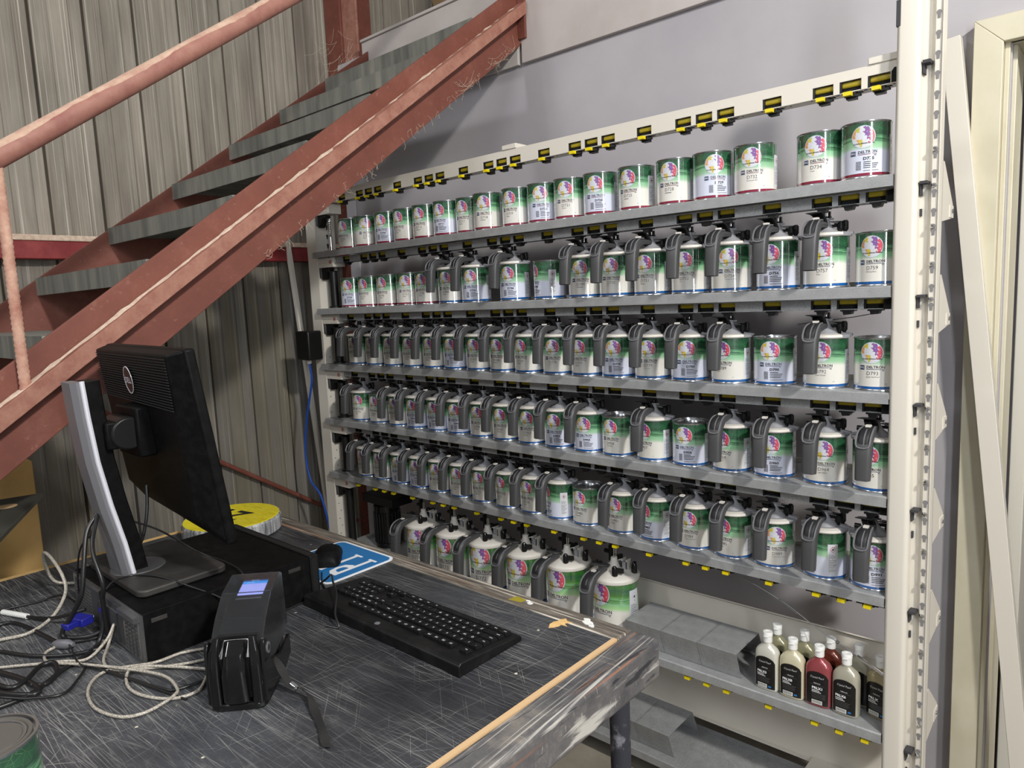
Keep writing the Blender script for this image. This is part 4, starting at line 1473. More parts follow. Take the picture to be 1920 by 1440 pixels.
# ------------------------------------------------------------------ pearl bottles
def bottle(x, y, rz, m, code, label, back=False):
    o = empty('bottle', (x, y, SHZ[5] + 0.0005), rz, label, 'bottle', 'pearl additive bottles')
    mb = MB()
    secs = [(0.0, 0.0305, 0.0165), (0.003, 0.0330, 0.0190), (0.010, 0.0336, 0.0198), (0.060, 0.0336, 0.0198), (0.100, 0.0336, 0.0196), (0.112, 0.0318, 0.0188), (0.121, 0.0265, 0.0165), (0.128, 0.0190, 0.0140), (0.135, 0.0105, 0.0100), (0.142, 0.0100, 0.0100)]
    seg = 32
    v = []
    for z, a, b in secs:
        pw = 3.4 if z < 0.125 else 2.2
        for k in range(seg):
            t = 2 * PI * k / seg
            c_, s_ = math.cos(t), math.sin(t)
            v.append((math.copysign(abs(c_) ** (2 / pw), c_) * a, math.copysign(abs(s_) ** (2 / pw), s_) * b, z))
    f = [(j * seg + i, j * seg + (i + 1) % seg, (j + 1) * seg + (i + 1) % seg, (j + 1) * seg + i) for j in range(len(secs) - 1) for i in range(seg)]
    f += [tuple(range(seg - 1, -1, -1)), tuple(range((len(secs) - 1) * seg, len(secs) * seg))]
    mb.add(v, f, m)
    mb.build('bottle_body', o, ang=60)
    # printed label follows the front face
    lb = MB()
    pts = [(-0.0225, 0.008), (0.0225, 0.008), (0.0245, 0.011), (0.0245, 0.085)]
    for i in range(9):
        a = PI * i / 8
        pts.append((0.0245 * math.cos(a), 0.085 + 0.0165 * math.sin(a)))
    pts += [(-0.0245, 0.085), (-0.0245, 0.011)]
    def yb(x_):
        return -0.0203 * (1 - (abs(x_) / 0.0340) ** 3.4) ** (1 / 3.4) - 0.0004
    # strip the label into columns so that it bends
    cols = 14
    vv, ff = [], []
    for i in range(cols + 1):
        x_ = -0.0285 + 0.0570 * i / cols
        top_ = 0.085 + 0.0165 * math.sqrt(max(0, 1 - (x_ / 0.0285) ** 2))
        vv += [(x_, yb(x_), 0.008), (x_, yb(x_), top_)]
        if i:
            ff.append((2 * i - 2, 2 * i, 2 * i + 1, 2 * i - 1))
    lb.add(vv, ff, 'label_black')
    def txt(s, h, x0, z0, mm, bold=0, width=None, shear=0):
        vs, fs = text_geo(s, bold, shear)
        w_ = max(q[0] for q in vs)
        sx = h if width is None else width / w_
        lb.add([(x0 + q[0] * sx, yb(x0 + q[0] * sx) - 0.0004, z0 + q[1] * h) for q in vs], fs, mm)
    def patch(x0, x1, z0, z1, mm, off_=0.0004):
        n_ = max(1, int((x1 - x0) / 0.004))
        v_, f_ = [], []
        for i_ in range(n_ + 1):
            xx_ = x0 + (x1 - x0) * i_ / n_
            v_ += [(xx_, yb(xx_) - off_, z0), (xx_, yb(xx_) - off_, z1)]
            if i_:
                f_.append((2 * i_ - 2, 2 * i_, 2 * i_ + 1, 2 * i_ - 1))
        lb.add(v_, f_, mm)
    if not back:
        txt('Crystal Pearl', 0.0056, -0.0180, 0.0830, 'label_text', -0.01, 0.036, 0.35)
        txt('VIBRANCE', 0.0030, -0.009, 0.0670, 'label_text', 0.0, 0.018)
        patch(-0.018, 0.018, 0.0638, 0.0642, 'text_grey')
        cx = -0.0215 if code != 'PRLX1' else -0.013
        txt(code, 0.0066, cx, 0.0520, 'label_text', 0.04, 0.027)
        for q, L in enumerate((0.020, 0.024, 0.038, 0.034, 0.036, 0.034)):
            z_ = 0.0470 - q * 0.0042
            patch(cx, min(cx + L, 0.0225), z_, z_ + (0.0018 if q < 2 else 0.0008), 'label_text' if q < 2 else 'text_grey')
        b0 = -0.020 if code != 'PRLX1' else -0.013
        patch(b0, b0 + 0.027, 0.0095, 0.0205, 'barcode_white')
        for q in range(12):
            patch(b0 + 0.0018 + q * 0.0020, b0 + 0.0018 + q * 0.0020 + 0.0009, 0.0115, 0.0195, 'text_black', 0.0007)
        if code != 'PRLX1':
            patch(0.0105, 0.0185, 0.0125, 0.0175, 'mat_blue')
    lb.build('bottle_label', o)
    cp = MB()
    prof_ = [(0.0115, 0.139), (0.0125, 0.140), (0.0125, 0.157), (0.0135, 0.158), (0.0135, 0.167), (0.0125, 0.169), (0.006, 0.169), (0.005, 0.168), (0, 0.168)]
    cp.lathe([(0.009, 0.139)] + prof_, 'cap_white', seg=28)
    cp.box(-0.006, 0.006, -0.0145, -0.0125, 0.156, 0.159, 'cap_white')
    cp.build('bottle_cap', o)
    return o


bottle(2.078, 0.040, -0.05, 'pearl_white', 'PRLX3', 'pearly white squeeze bottle with black label, nearest the grey step risers')
bottle(2.148, 0.041, 0.02, 'pearl_cream', 'PRLX8', 'pearly cream squeeze bottle with black label, left of the red one')
bottle(2.218, 0.044, 0.03, 'pearl_red', 'PRLX1', 'metallic red squeeze bottle with black label and white cap in the front row')
bottle(2.288, 0.044, -0.03, 'pearl_grey', 'PRLX6', 'pearly grey squeeze bottle with black label, right of the red one')
bottle(2.362, 0.080, -0.25, 'pearl_gold', 'PRLX', 'golden squeeze bottle half hidden behind the rack upright')
bottle(2.082, 0.100, 0.06, 'pearl_olive', '', 'pale bottle standing behind the leftmost white bottle', True)
bottle(2.157, 0.108, 0.0, 'pearl_olive', '', 'olive pearl bottle standing behind the gap left of the red one', True)
bottle(2.228, 0.108, 0.0, 'pearl_rust', '', 'rust brown bottle standing behind the red one', True)
bottle(2.300, 0.112, 0.0, 'pearl_grey', '', 'grey pearl bottle standing behind the front grey one', True)

# ------------------------------------------------------------------ workbench
DZ = 0.885
bench = empty('workbench', (1.5, -1.6, FZ), label='scratched black-topped wooden workbench carrying the computer', cat='table')
B0 = Vector(bench.location)


def bb(mb, name, par=None, **k):
    mb.v = [tuple(Vector(q) - B0) for q in mb.v]
    return mb.build(name, par or bench, **k)


BX0, BX1, BY0, BY1 = 0.780, 2.200, -1.76, -0.765
bb(MB().box(BX0 + 0.02, BX1 - 0.070, BY0, BY1 - 0.052, DZ - 0.03, DZ, 'bench_laminate'), 'tabletop')
bb(MB().box(BX1 - 0.070, BX1 - 0.061, BY0, BY1 - 0.048, DZ - 0.03, DZ + 0.0004, 'edge_wood'), 'inlay_strip')
bb(MB().box(BX1 - 0.061, BX1, BY0, BY1, DZ - 0.075, DZ + 0.0002, 'bench_edge'), 'edge_rail', bevel=0.008, bseg=3)
bb(MB().box(BX0, BX1 - 0.061, BY1 - 0.052, BY1, DZ - 0.075, DZ + 0.0003, 'bench_edge_far'), 'edge_rail', bevel=0.004)
bb(MB().box(BX0, BX0 + 0.02, BY0, BY1 - 0.052, DZ - 0.075, DZ + 0.0002, 'chip_wood'), 'edge_rail')
for x, y in ((2.155, -0.835), (0.83, -0.83), (2.155, -1.70), (0.83, -1.70)):
    bb(MB().cyl((x, y, FZ), 0.0185, DZ - 0.075 - FZ, 'leg_paint', 20), 'leg')
# chip torn out of the laminate
ang = [(-.030, .0), (-.018, .008), (-.006, .014), (.004, .013), (.006, .030), (.014, .016), (.022, .020), (.030, .030), (.030, .014), (.040, .004), (.028, -.004), (.016, -.004), (.006, -.010), (-.012, -.010)]
mb = MB().prism([(2.012 + b * 0.9 + 0.0, -0.832 + a * 0.8) for a, b in [(p[0] * 0.9, p[1] * 0.9) for p in ang]], DZ, DZ + 0.0008, 'chip_wood', 'z')
bb(mb, 'bare_chip')
# paint blots on the edge
mb = MB()
for x, y, r in ((2.060, -0.792, 0.010), (2.072, -0.799, 0.006), (2.052, -0.783, 0.007), (1.905, -0.786, 0.005), (1.915, -0.792, 0.006)):
    n = 11
    mb = MB()
    mb.prism([(x + r * (0.6 + 0.6 * random.random()) * math.cos(2 * PI * i / n) * 1.3, y + r * (0.5 + 0.5 * random.random()) * math.sin(2 * PI * i / n)) for i in range(n)], DZ + 0.0003, DZ + 0.0012, 'cap_white', 'z')
    bb(mb, 'paint_blot')
mb = MB()
mb.prism([(1.865, -0.805), (1.895, -0.800), (1.898, -0.785), (1.870, -0.782)], DZ + 0.0003, DZ + 0.001, 'yellow_stain', 'z')
bb(mb, 'paint_blot')

# ------------------------------------------------------------------ desktop computer
PX0, PX1, PY0, PY1, PH = 1.155, 1.518, -1.395, -1.030, 0.0925
pc = empty('desktop_computer', (PX0, PY0, DZ), label='flat black desktop computer lying on the bench under the monitor', cat='computer')
lx, ly = PX1 - PX0, PY1 - PY0
mb = MB().box(0, lx, 0.006, ly - 0.022, 0.001, PH, 'black_case')
mb.box(0.02, lx - 0.02, 0.02, ly - 0.04, 0.0, 0.001, 'black_plastic')
mb.build('case', pc, bevel=0.003)
mb = MB()
mb.box(0, lx, ly - 0.020, ly, 0.0, PH + 0.001, 'black_plastic')
for q in range(26):
    mb.box(lx - 0.0005, lx + 0.0006, ly - 0.016, ly - 0.004, 0.008 + q * 0.0031, 0.0095 + q * 0.0031, 'hole_black')
for q in range(60):
    mb.box(0.012 + q * 0.0057, 0.0145 + q * 0.0057, ly - 0.017, ly - 0.006, PH + 0.0006, PH + 0.0016, 'hole_black')
mb.build('front_bezel', pc, bevel=0.0015)
mb = MB()
mb.box(0.004, lx - 0.004, 0.0, 0.006, 0.003, PH - 0.003, 'steel')
mb.box(0.014, lx - 0.09, -0.0006, 0.0, 0.010, PH - 0.010, 'hole_dark')
for q in range(9):
    for w_ in range(10):
        mb.box(0.02 + w_ * 0.009, 0.026 + w_ * 0.009, -0.0014, -0.0004, 0.014 + q * 0.007, 0.018 + q * 0.007, 'steel')
for w_ in range(4):
    x_ = lx - 0.075 + w_ * 0.017
    mb.box(x_, x_ + 0.013, -0.002, 0.0, 0.006, PH - 0.016, 'steel')
    for q in range(8):
        mb.box(x_ + 0.004, x_ + 0.009, -0.0028, -0.0018, 0.012 + q * 0.0078, 0.016 + q * 0.0078, 'hole_dark')
mb.box(lx - 0.085, lx - 0.006, -0.010, 0.004, PH - 0.014, PH - 0.004, 'steel')
mb.box(0.16, 0.25, -0.004, 0.0, 0.012, 0.070, 'hole_dark')
mb.box(0.165, 0.20, -0.006, 0.0, 0.018, 0.028, 'chrome')
mb.box(0.21, 0.245, -0.006, 0.0, 0.018, 0.028, 'chrome')
mb.box(0.165, 0.20, -0.007, 0.0, 0.050, 0.060, 'chrome')
mb.build('rear_panel', pc, bevel=0)
mb = MB().tube([(0.215, -0.010, 0.02), (0.213, -0.012, 0.105)], 0.0045, 'black_plastic', 10)
mb.build('antenna', pc)
for y_ in (0.018, ly - 0.072):
    mb = MB().box(lx - 0.0002, lx + 0.0010, y_, y_ + 0.028, PH - 0.020, PH - 0.012, 'black_dusty')
    mb.build('side_latch', pc, bevel=0.0005)

# ------------------------------------------------------------------ monitor
ZP = DZ + PH + 0.0015
mon = empty('monitor', (1.31, -1.28, ZP), label='black flat monitor on a silver stand, seen from behind', cat='monitor')
MO = Vector(mon.location)
BP = []
for cx_, cy_, a0_ in ((0.120, 0.067, 0), (-0.122, 0.067, PI / 2), (-0.122, -0.070, PI), (0.120, -0.070, 1.5 * PI)):
    for i_ in range(6):
        a_ = a0_ + PI / 2 * i_ / 5
        BP.append((cx_ + 0.018 * math.cos(a_), cy_ + 0.018 * math.sin(a_)))
mb = MB().prism(BP, 0.0, 0.014, 'black_dusty', 'z')
mb.build('stand_base', mon, bevel=0.003, bseg=2)
mb = MB().lathe([(0, 0.0165), (0.050, 0.0160), (0.052, 0.0135)], 'grip_grey', seg=36, M=Matrix.Translation((-0.012, -0.034, 0)))
mb.build('swivel_disc', mon)
# column: silver back, black front, slightly bowed
colp = [(-0.018, -0.062, 0.014), (-0.016, -0.072, 0.08), (-0.014, -0.088, 0.16), (-0.013, -0.102, 0.25), (-0.012, -0.110, 0.34), (-0.011, -0.114, 0.408)]
mb = MB()
vv, ff = [], []
for (x, y, z), w_ in zip(colp, (0.090, 0.086, 0.078, 0.074, 0.073, 0.072)):
    for dx, dy in ((-w_ / 2, 0.010), (-w_ / 2, -0.004), (-w_ / 2 + 0.012, -0.012), (w_ / 2 - 0.012, -0.012), (w_ / 2, -0.004), (w_ / 2, 0.010)):
        vv.append((x + dx, y + dy, z))
n = 6
for j in range(len(colp) - 1):
    for i in range(n):
        ff.append((j * n + i, j * n + (i + 1) % n, (j + 1) * n + (i + 1) % n, (j + 1) * n + i))
ff += [tuple(range(n)), tuple(range(len(colp) * n - 1, (len(colp) - 1) * n - 1, -1))]
mb.add(vv, ff, 'silver_plastic')
cc = mb.build('stand_column', mon, ang=30)
mb = MB()
mb.sweep([(x + 0.0, y + 0.025, z + 0.0) for x, y, z in colp], [0.066, 0.066, 0.064, 0.064, 0.064, 0.064], [0.032] * 6, 'black_case', n=4, pw=6)
mb.build('column_core', cc)
mb = MB()
for sgn in (1,):
    mb.tube([(x + sgn * (w_ / 2), y + 0.006, z + 0.002) for (x, y, z), w_ in zip(colp, (0.090, 0.086, 0.078, 0.074, 0.073, 0.072))], 0.0045, 'pale_silver', 8)  # pale line standing in for the highlight on the column's right edge
mb.build('edge_highlight', cc)
# hinge arm
mb = MB()
mb.box(-0.036, 0.036, -0.080, -0.012, 0.272, 0.326, 'black_case')
mb.cyl((-0.042, -0.040, 0.300), 0.033, 0.084, 'black_plastic', 24, 'x')
mb.box(-0.055, 0.055, -0.030, 0.004, 0.250, 0.350, 'black_case')
mb.build('hinge_arm', mon, bevel=0.004)
# screen head, turned a little and leaning back
hd = Matrix.Translation((-0.010, 0.004, 0.0)) @ Matrix.Rotation(math.radians(-5.7), 4, 'Z')
tilt = Matrix.Translation((0, 0.020, 0.286)) @ Matrix.Rotation(math.radians(7.0), 4, 'X')
mb = MB()
w2, h0, h1 = 0.272, -0.192, 0.180
mb.box(-w2, w2, 0.010, 0.030, h0, h1, 'black_case')
sh = mb.build('screen_head', mon, bevel=0.005, bseg=3)
HM = hd @ tilt
sh.matrix_local = HM
bkv = [(-w2 + 0.004, 0.010, h0 + 0.004), (w2 - 0.004, 0.010, h0 + 0.004), (w2 - 0.004, 0.010, h1 - 0.002), (-w2 + 0.004, 0.010, h1 - 0.002),
       (-w2 + 0.05, -0.022, h0 + 0.06), (w2 - 0.05, -0.022, h0 + 0.06), (w2 - 0.022, -0.016, h1 - 0.006), (-w2 + 0.022, -0.016, h1 - 0.006)]
mb = MB().add(bkv, [(4, 5, 6, 7), (0, 1, 5, 4), (1, 2, 6, 5), (2, 3, 7, 6), (3, 0, 4, 7)], 'black_case')
mb.build('back_shell', sh, bevel=0.004)
mb = MB()
for q in range(19):
    z_ = h1 - 0.014 - q * 0.0052
    yy_ = -0.0172 - 0.0058 * (q / 19) * 0.75
    mb.box(-w2 + 0.028, w2 - 0.026, yy_ - 0.0012, yy_ + 0.001, z_, z_ + 0.0017, 'hole_black')
mb.build('vent_grille', sh)
mb = MB()
C_ = Matrix.Translation((0.0, -0.0225, h1 - 0.062)) @ Matrix.Rotation(math.radians(90), 4, 'X')
mb.lathe([(0.0285, 0), (0.0285, 0.001), (0.0265, 0.001), (0.0265, 0)], 'pale_silver', seg=40, M=C_)
mb.lathe([(0, 0.0004), (0.0265, 0.0004)], 'black_plastic', seg=40, M=C_)
flat_text(mb, 'DELL', 0.0120, 'pale_silver', C_ @ Matrix.Translation((0, -0.006, 0.0010)), 0.02, 0.040, 0, True)
mb.build('maker_badge', sh)
mb = MB().box(-w2 + 0.014, w2 - 0.014, 0.0300, 0.0306, h0 + 0.018, h1 - 0.014, 'black_gloss')
mb.build('display_panel', sh)

# ------------------------------------------------------------------ keyboard (faces the rack side)
kb = empty('keyboard', (1.769, -1.002, DZ), PI, 'black full-size computer keyboard lying on the bench', 'keyboard')
# local frame: +x to the typist's right, +y away from the typist
KW, KD = 0.470, 0.160
prof = [(-KD / 2, 0.000), (-KD / 2, 0.009), (-KD / 2 + 0.004, 0.012), (KD / 2 - 0.030, 0.0225), (KD / 2 - 0.006, 0.0245), (KD / 2, 0.020), (KD / 2, 0.000)]
mb = MB().prism(prof, -KW / 2, KW / 2, 'keyboard_black')
mb.build('keyboard_case', kb, bevel=0.002)
mb = MB().lathe([(0, 0.001), (0.0055, 0.0008), (0.0058, 0)], 'grip_edge', seg=20, M=Matrix.Translation((0.0, KD / 2 - 0.013, 0.0238)))
mb.build('maker_badge', kb)
U = 0.0190
slope = math.atan2(0.0225 - 0.012, KD - 0.034)
kx0 = -KW / 2 + 0.016
ky0 = -KD / 2 + 0.009
zk = lambda y_: 0.012 + (y_ + KD / 2 - 0.004) * math.tan(slope)


def key(u, row, w_, t_='', hh=1.0):
    x0 = kx0 + u * U * 0.985
    y0 = ky0 + row * U + (0.006 if row == 5 else 0)
    wx, wy = w_ * U * 0.985 - 0.0016, hh * U - 0.0016
    mb = MB()
    a, b = 0.0, 0.0014
    v_ = [(0, 0, 0), (wx, 0, 0), (wx, wy, 0), (0, wy, 0), (b, b * 1.2, 0.0046), (wx - b, b * 1.2, 0.0046), (wx - b, wy - b * .4, 0.0050), (b, wy - b * .4, 0.0050)]
    mb.add(v_, [(0, 3, 2, 1), (4, 5, 6, 7), (0, 1, 5, 4), (1, 2, 6, 5), (2, 3, 7, 6), (3, 0, 4, 7)], 'keyboard_black')
    if t_:
        flat_text(mb, t_, 0.0046 if len(t_) < 3 else 0.0030, 'text_key', Matrix.Translation((0.0034, wy - 0.0085, 0.0055)), 0.02)
    o = mb.build('key', kb, (x0, y0, zk(y0 + 0.008) - 0.0002), (slope, 0, 0), smooth=False)
    return o


mat('text_key', srgb(206, 208, 210), 0.5)
key(0, 5, 1, 'Esc')
for i in range(12):
    key(2 + i + (i // 4) * 0.5, 5, 1, 'F%d' % (i + 1))
for i, s in enumerate(('PrS', 'ScL', 'Brk')):
    key(15.25 + i, 5, 1, s)
for i, s in enumerate('`1234567890-='):
    key(i, 4, 1, s)
key(13, 4, 2, 'Back')
for i, s in enumerate(('Ins', 'Hm', 'PU')):
    key(15.25 + i, 4, 1, s)
for i, s in enumerate(('Num', '/', '*', '-')):
    key(18.5 + i, 4, 1, s)
key(0, 3, 1.5, 'Tab')
for i, s in enumerate('QWERTYUIOP[]'):
    key(1.5 + i, 3, 1, s)
key(13.5, 3, 1.5, '\\')
for i, s in enumerate(('Del', 'End', 'PD')):
    key(15.25 + i, 3, 1, s)
for i, s in enumerate('789'):
    key(18.5 + i, 3, 1, s)
key(21.5, 2, 1, '+', 2)
key(0, 2, 1.75, 'Caps')
for i, s in enumerate('ASDFGHJKL;\''):
    key(1.75 + i, 2, 1, s)
key(12.75, 2, 2.25, 'Enter')
for i, s in enumerate('456'):
    key(18.5 + i, 2, 1, s)
key(0, 1, 2.25, 'Shift')
for i, s in enumerate('ZXCVBNM,./'):
    key(2.25 + i, 1, 1, s)
key(12.25, 1, 2.75, 'Shift')
key(16.25, 1, 1, '^')
for i, s in enumerate('123'):
    key(18.5 + i, 1, 1, s)
key(21.5, 0, 1, 'Ent', 2)
for u, w_, s in ((0, 1.25, 'Ctrl'), (1.25, 1.25, 'Win'), (2.5, 1.25, 'Alt'), (3.75, 6.25, ''), (10, 1.25, 'Alt'), (11.25, 1.25, 'Win'), (12.5, 1.25, 'Mn'), (13.75, 1.25, 'Ctrl'), (15.25, 1, '<'), (16.25, 1, 'v'), (17.25, 1, '>'), (18.5, 2, '0'), (20.5, 1, '.')):
    key(u, 0, w_, s)

# ------------------------------------------------------------------ mat sign and mouse
def rrect(w_, h_, r_, n=6):
    p = []
    for cx, cy, a0 in ((w_ / 2 - r_, h_ / 2 - r_, 0), (-w_ / 2 + r_, h_ / 2 - r_, PI / 2), (-w_ / 2 + r_, -h_ / 2 + r_, PI), (w_ / 2 - r_, -h_ / 2 + r_, 1.5 * PI)):
        for i in range(n + 1):
            a = a0 + PI / 2 * i / n
            p.append((cx + r_ * math.cos(a), cy + r_ * math.sin(a)))
    return p


mm = MB().prism(rrect(0.225, 0.200, 0.022), 0.0, 0.0016, 'mat_white', 'z')
mm.prism(rrect(0.211, 0.186, 0.017), 0.0016, 0.0020, 'mat_blue', 'z')
for xx in (-0.086, -0.030, 0.026):
    flat_text(mm, 'P' if xx < 0.02 else 'G', 0.110, 'mat_white', Matrix.Translation((xx, -0.052, 0.0023)), 0.012, 0.046)
    if xx < 0.02:
        mm.box(xx - 0.006, xx + 0.022, -0.057, -0.050, 0.0021, 0.0024, 'mat_white')
mo = mm.build('mouse_mat', None, (1.372, -0.893, DZ + 0.0005), (0, 0, PI), smooth=False)
tag(mo, 'blue and white rounded sign used as a mouse mat', 'mat')
ms = empty('computer_mouse', (1.352, -0.900, DZ + 0.0035), math.radians(48), 'black computer mouse with an orange accent resting on the blue sign', 'mouse')
mb = MB()
secs = [(-0.056, 0.026, 0.010), (-0.052, 0.030, 0.022), (-0.035, 0.034, 0.033), (-0.010, 0.034, 0.038), (0.018, 0.031, 0.034), (0.042, 0.030, 0.024), (0.056, 0.027, 0.014), (0.059, 0.022, 0.007)]
vv, ff = [], []
n = 13
for yy, hw, ht in secs:
    for i in range(n):
        a = PI * i / (n - 1)
        vv.append((hw * math.copysign(abs(math.cos(a)) ** 0.75, math.cos(a)), yy, ht * math.sin(a) ** 0.8 if i not in (0, n - 1) else 0))
for j in range(len(secs) - 1):
    for i in range(n - 1):
        ff.append((j * n + i, j * n + i + 1, (j + 1) * n + i + 1, (j + 1) * n + i))
    ff.append((j * n, (j + 1) * n, (j + 1) * n + n - 1, j * n + n - 1))
ff += [tuple(range(n)), tuple(range(len(secs) * n - 1, (len(secs) - 1) * n - 1, -1))]
mb.add(vv, ff, 'black_case')
mb.build('mouse_shell', ms, ang=50)
mb = MB().tube(catmull([(-0.030, -0.045, 0.016), (-0.0325, -0.035, 0.022), (-0.033, -0.022, 0.021)], 4), 0.0035, 'orange_plastic', 8)
mb.build('accent_strip', ms)

# ------------------------------------------------------------------ roll of film with the yellow label
ro = empty('film_roll', (0.925, -0.930, DZ + 0.0005), 0, 'flat roll wrapped in clear film with a yellow label, behind the monitor', 'roll')
mb = MB()
prof_ = [(0.0, 0.0), (0.128, 0.0), (0.132, 0.003)] + [(0.132 + 0.0012 * (i % 2), 0.003 + i * 0.0037) for i in range(1, 11)] + [(0.130, 0.044), (0.0, 0.044)]
mb.lathe(prof_, 'stretch_film', seg=56)
mb.build('film_winding', ro, ang=60)
mb = MB().lathe([(0.128, 0.0442), (0.127, 0.0452), (0, 0.0452)], 'yellow_label', seg=56)
flat_text(mb, '21', 0.085, 'grip_inner', Matrix.Translation((0.03, 0.052, 0.0458)) @ Matrix.Rotation(PI + 0.2, 4, 'Z'), 0.02)
flat_text(mb, 'WRAP FILM', 0.012, 'grip_inner', Matrix.Translation((0.075, -0.060, 0.0458)) @ Matrix.Rotation(PI + 0.2, 4, 'Z'), 0.0)
mb.build('roll_label', ro)
mb = MB()
mb.prism([(0.05, -0.125), (0.150, -0.11), (0.160, -0.06), (0.128, -0.01)], 0.0, 0.012, 'stretch_film', 'z')
mb.build('loose_film', ro)

# ------------------------------------------------------------------ hand-held colour reader in its cradle
dv = empty('colour_reader', (1.7925, -1.36, DZ + 0.0005), math.radians(46.3), 'hand-held colour measuring device in a glossy black cradle with a lit screen', 'measuring device')
# local: +y away from the camera side (towards the back), x right
mb = MB()
foot = [(-0.044, 0.012), (-0.040, 0.003), (-0.030, -0.002), (0.030, -0.002), (0.040, 0.003), (0.044, 0.012), (0.047, 0.10), (0.043, 0.160), (0.030, 0.172), (-0.030, 0.172), (-0.043, 0.160), (-0.047, 0.10)]
mb.prism(foot, 0.0, 0.012, 'black_gloss', 'z')
cr = mb.build('cradle_base', dv, bevel=0.003)
mb = MB()
# side cheeks and front prongs
for sx_ in (-1, 1):
    mb.prism([(0.004, 0.010), (0.160, 0.010), (0.160, 0.045), (0.100, 0.040), (0.040, 0.060), (0.022, 0.105), (0.012, 0.112), (0.004, 0.100)], sx_ * 0.043 - 0.003, sx_ * 0.043 + 0.003, 'black_gloss')
    mb.sweep([(sx_ * 0.032, 0.004, 0.010), (sx_ * 0.032, 0.003, 0.055), (sx_ * 0.031, 0.005, 0.095), (sx_ * 0.027, 0.012, 0.116)], [0.018, 0.018, 0.016, 0.010], [0.012, 0.014, 0.014, 0.008], 'black_gloss')
mb.build('cradle_cheeks', cr, bevel=0.001)
mb = MB()
body = [(0.006, 0.014), (0.004, 0.085), (0.020, 0.108), (0.052, 0.118), (0.090, 0.140), (0.150, 0.151), (0.164, 0.145), (0.164, 0.014)]
mb.prism(body, -0.034, 0.034, 'black_gloss')
mb.sweep([(0, 0.001, 0.014), (0, -0.002, 0.060), (0, 0.004, 0.088), (0, 0.022, 0.105)], [0.040, 0.038, 0.036, 0.040], [0.018, 0.020, 0.020, 0.014], 'black_gloss')
rd = mb.build('reader_body', dv, bevel=0.004, bseg=3)
sa = math.atan2(0.151 - 0.140, 0.060)
SM = Matrix.Translation((0, 0.120, 0.1462)) @ Matrix.Rotation(sa, 4, 'X')
mb = MB().box(-0.028, 0.028, -0.030, 0.034, 0.0, 0.0016, 'black_gloss', SM)
mb.box(-0.020, 0.022, -0.016, 0.016, 0.0016, 0.0020, 'screen_body', SM)
mb.box(-0.020, 0.022, 0.016, 0.024, 0.0016, 0.0020, 'screen_bar', SM)
mb.box(-0.020, 0.022, 0.024, 0.028, 0.0016, 0.0020, 'screen_top', SM)
flat_text(mb, 'Job List', 0.0028, 'screen_text', SM @ Matrix.Translation((-0.006, 0.0248, 0.0023)), 0.0)
flat_text(mb, '<  Job list', 0.0030, 'screen_text', SM @ Matrix.Translation((-0.017, 0.0185, 0.0023)), 0.0)
mb.box(-0.020, 0.022, -0.0285, -0.024, 0.0016, 0.0019, 'grip_edge', SM)
mb.build('screen', rd)
# clear protective hood
hood = MB()
hp = [(0.012, 0.096), (0.048, 0.130), (0.090, 0.156), (0.148, 0.166), (0.164, 0.158), (0.172, 0.060)]
def off(p, d):
    out = []
    for i, q in enumerate(p):
        a = Vector(p[max(i - 1, 0)]); b = Vector(p[min(i + 1, len(p) - 1)])
        t_ = (b - a).normalized()
        out.append((q[0] + t_.y * d, q[1] - t_.x * d))
    return out
hi = off(hp, 0.0022)
for i in range(len(hp) - 1):
    hood.prism([hp[i], hp[i + 1], hi[i + 1], hi[i]], -0.040, 0.040, 'clear_acrylic')
for sx_ in (-1, 1):
    hood.prism(hp + [(0.120, 0.050), (0.050, 0.046), (0.014, 0.076)], sx_ * 0.0395 - 0.001, sx_ * 0.0395 + 0.001, 'clear_acrylic')
ho = hood.build('clear_hood', dv, bevel=0.0006)
mb = MB()
for sx_ in (-1, 1):
    mb.cyl((sx_ * 0.0445 - 0.003, 0.026, 0.088), 0.009, 0.006, 'grip_edge', 18, 'x')
    mb.cyl((sx_ * 0.0445 - 0.0035, 0.026, 0.088), 0.005, 0.007, 'hole_black', 14, 'x')
mb.build('hood_hinge', ho)
# wrist strap: flat ribbon
sp_ = [(1.806, -1.300, 0.950), (1.812, -1.292, 0.925), (1.822, -1.284, 0.902), (1.858, -1.276, 0.894), (1.900, -1.291, 0.891), (1.949, -1.311, 0.890), (1.990, -1.330, 0.889)]
P = catmull(sp_, 5)
vv, ff = [], []
for i, p in enumerate(P):
    t_ = (P[min(i + 1, len(P) - 1)] - P[max(i - 1, 0)]).normalized()
    tw = 0.9 * math.sin(i * 0.33)
    s_ = t_.cross(Vector((0, 0, 1))).normalized()
    u_ = s_ * math.cos(tw) + t_.cross(s_) * math.sin(tw)
    n_ = t_.cross(u_).normalized() * 0.0006
    up_ = Vector((0, 0, 0.0045 * abs(math.sin(tw)) + 0.0007))
    w_ = 0.0065
    for q in (-u_ * w_ + n_, u_ * w_ + n_, u_ * w_ - n_, -u_ * w_ - n_):
        vv.append(tuple(p + q + up_))
    if i:
        a = 4 * (i - 1)
        for k in range(4):
            ff.append((a + k, a + (k + 1) % 4, a + 4 + (k + 1) % 4, a + 4 + k))
ff += [(0, 1, 2, 3), tuple(len(vv) - 4 + k for k in (3, 2, 1, 0))]
mb = MB().add(vv, ff, 'strap_black')
s = mb.build('wrist_strap', None)
s.parent = dv
s.matrix_parent_inverse = (Matrix.Translation(dv.location) @ Matrix.Rotation(dv.rotation_euler.z, 4, 'Z')).inverted()
mb = MB().tube([(1.8225, -1.284, 0.9055), (1.835, -1.2805, 0.900)], 0.0048, 'chrome', 12)
q_ = mb.build('strap_ferrule', None)
q_.parent = s

